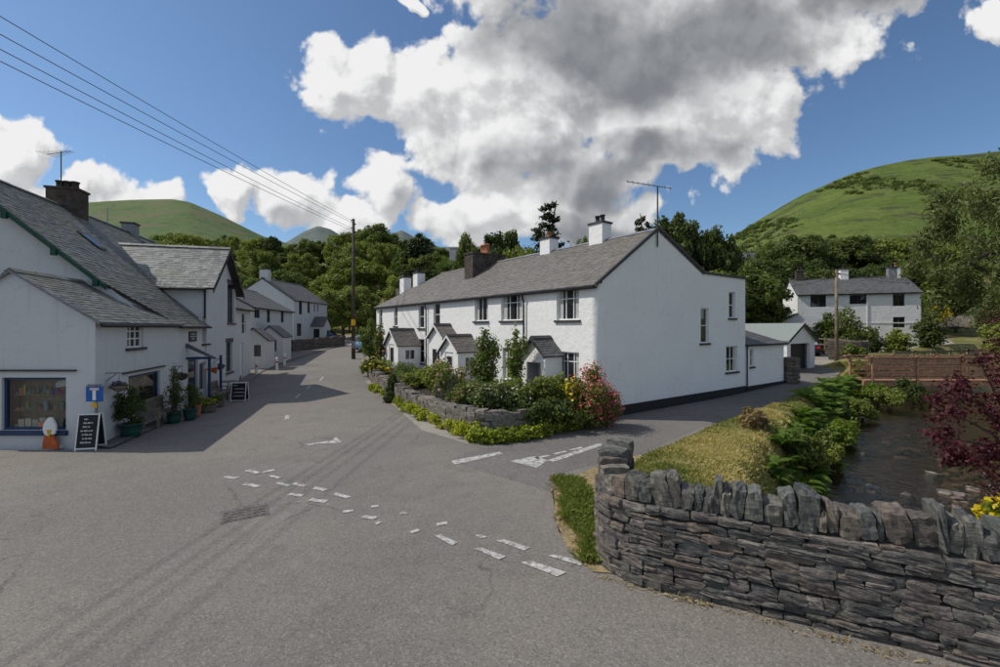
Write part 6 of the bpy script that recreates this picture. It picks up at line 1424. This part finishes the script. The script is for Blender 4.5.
# hanging baskets on brackets
for i, (px, py, lab) in enumerate(((119, 386, 'hanging basket of violet flowers between sign and shop window'), (182, 376, 'hanging basket by the blue shop door canopy'), (220, 366.5, 'hanging basket beyond the canopy near the wing'))):
    u, z = LW.hit(px, py, .32); c = LW.pt(u, z, .32); t = thing('hanging_basket', c, lab, 'hanging basket')
    MB().lathe([(.03, -.17), (.13, -.12), (.19, -.03), (.21, 0), (.19, .01)], c, 12).build('basket', M_WOOD if i == 0 else M_DKPOT, t, True)
    ms = shrub_mesh('bsk', L_MID, 500, .28, 71, 1., 10, (L_VIOLET, 260, .26))
    for nm, me in zip(('foliage', 'blossom', 'stem'), ms): o = bpy.data.objects.new(nm, me); COL.objects.link(o); o.parent = t; o.scale = (.27, .27, .19); o.location.z = -.05
    MB().tube([c+Vector((0, 0, 0)), c+Vector((0, 0, .36))], .006, 4).build('chain', M_WIRE, t)
    br = MB().tube([LW.pt(u, z+.38, .0), LW.pt(u, z+.38, .36)], .012, 5).build('bracket', M_BLACK, t); MB().tube([LW.pt(u, z+.14, .0), LW.pt(u, z+.36, .26)], .01, 5).build('brace', M_BLACK, br)
# projecting ice-cream pennants
def pennant(label, c, U, w, h):
    t = thing('ice_cream_pennant', c, label, 'sign'); U = Vector(U); n = Vector((U.y, -U.x, 0)); c = Vector(c)
    MB().prism([c+U*-w/2+Vector((0, 0, h*.45)), c+U*w/2+Vector((0, 0, h*.62)), c+U*w*.42+Vector((0, 0, h)), c+U*-.1*w+Vector((0, 0, h*.98)), c+U*-w*.5+Vector((0, 0, h*.78))], n*.02).build('white_top', M_FRAME_W, t)
    MB().prism([c+U*-w/2+Vector((0, 0, h*.445)), c+U*w*.4, c+U*w/2+Vector((0, 0, h*.615))], n*.02).build('orange_tip', M_ORANGE, t)
u, z = LW.hit(211, 374, .35); pennant('white and orange ice cream pennant hanging under the canopy end', LW.pt(u, z, .35), LW.n, .55, .5)
pf = SF.pt(swr[0]+1.45, 1.42, -.28); pennant('white and red triangular pennant inside the display window', pf, (1, 0, 0), .42, .42)
# bollards
for i, (px, py) in enumerate(((256.5, 375), (277, 370), (284.5, 365.5))):
    p = PG(px, py); t = thing('bollard', p, ('nearest', 'middle', 'farthest')[i]+' of the three short white bollards on the brown pavement', 'bollard', 'bollards on the pavement'); ROOTLOC[t.name] = Vector()
    MB().lathe([(.09, -.1), (.085, .05), (.075, .7), (.09, .72), (.09, .8), (.05, .88)], (0, 0, 0), 10).build('shaft', M_FRAME_W, t, True); MB().lathe([(.082, .5), (.081, .6)], (0, 0, 0), 10).build('band', M_REDP, t)
# green wheelie bin by the far porch
p = PG(261, 357); t = thing('wheeled_bin', p, 'green wheeled bin beside the nearer far-left porch', 'bin'); ROOTLOC[t.name] = Vector()
MB().add([(-.24, -.26, .08), (.24, -.26, .08), (.24, .26, .08), (-.24, .26, .08), (-.29, -.33, 1.0), (.29, -.33, 1.0), (.29, .33, 1.0), (-.29, .33, 1.0)], [(0, 1, 2, 3), (4, 5, 6, 7), (0, 1, 5, 4), (1, 2, 6, 5), (2, 3, 7, 6), (3, 0, 4, 7)]).build('body', M_GREENP, t); MB().box(-.31, -.36, 1.0, .31, .36, 1.07).build('lid', M_GREENP, t)
for x in (-.26, .22): MB().tube([(x, .26, .1), (x+.05, .26, .1)], .1, 10).build('wheel', M_TYRE, t)
# goods in the display windows
GC = [(.7, .16, .07), (.14, .36, .22), (.75, .56, .08), (.16, .14, .42), (.75, .7, .58), (.5, .08, .07), (.3, .45, .5), (.45, .3, .15)]
GM = [flat('goods_%d' % i, tuple(.6*x+.08 for x in c), .5, .3, scale=25.) for i, c in enumerate(GC)]; rr = random.Random(77)
def goods(face, rect, dep, zs, n, lab, group):
    for z in zs:
        for i in range(n):
            u = rect[0]+.2+(rect[2]-rect[0]-.4)*(i+rr.uniform(.2, .8))/n; h = rr.uniform(.07, .28); w = rr.uniform(.05, .16); p = face.pt(u, z+.031, -dep+.25+rr.uniform(0, .12)); m = MB()
            if rr.random() < .5: m.obox(p-face.U*w/2, face.U*w, face.n*.08, Vector((0, 0, h)))
            else: m.lathe([(w*.5, 0), (w*.55, h*.1), (w*.55, h*.65), (w*.3, h*.8), (w*.3, h)], p, 10)
            tag(m.build('shop_goods', rr.choice(GM)), lab, 'goods', group)
goods(SF, swr, .55, (.45, .97, 1.40), 13, 'small packet or jar on the shelves of the front display window', 'goods in the front display window')
goods(LW, sd[1], .7, [sd[1][1]+.32, sd[1][1]+.67], 5, 'small packet or jar on the shelves of the roadside display window', 'goods in the roadside display window')
m = MB()
for i in range(5): 
    c_ = tag(MB().box(SF.pt(swr[0]+.3+i*.2, 0)[0], 12.3+.145, .52, SF.pt(swr[0]+.3+i*.2, 0)[0]+.17, 12.3+.15, .52+rr.uniform(.22, .30)).build('notice_card', flat('cream_card', (.62, .60, .50), .8)), 'pale paper notice stuck low inside the display window', 'notice', 'notices in the display window')
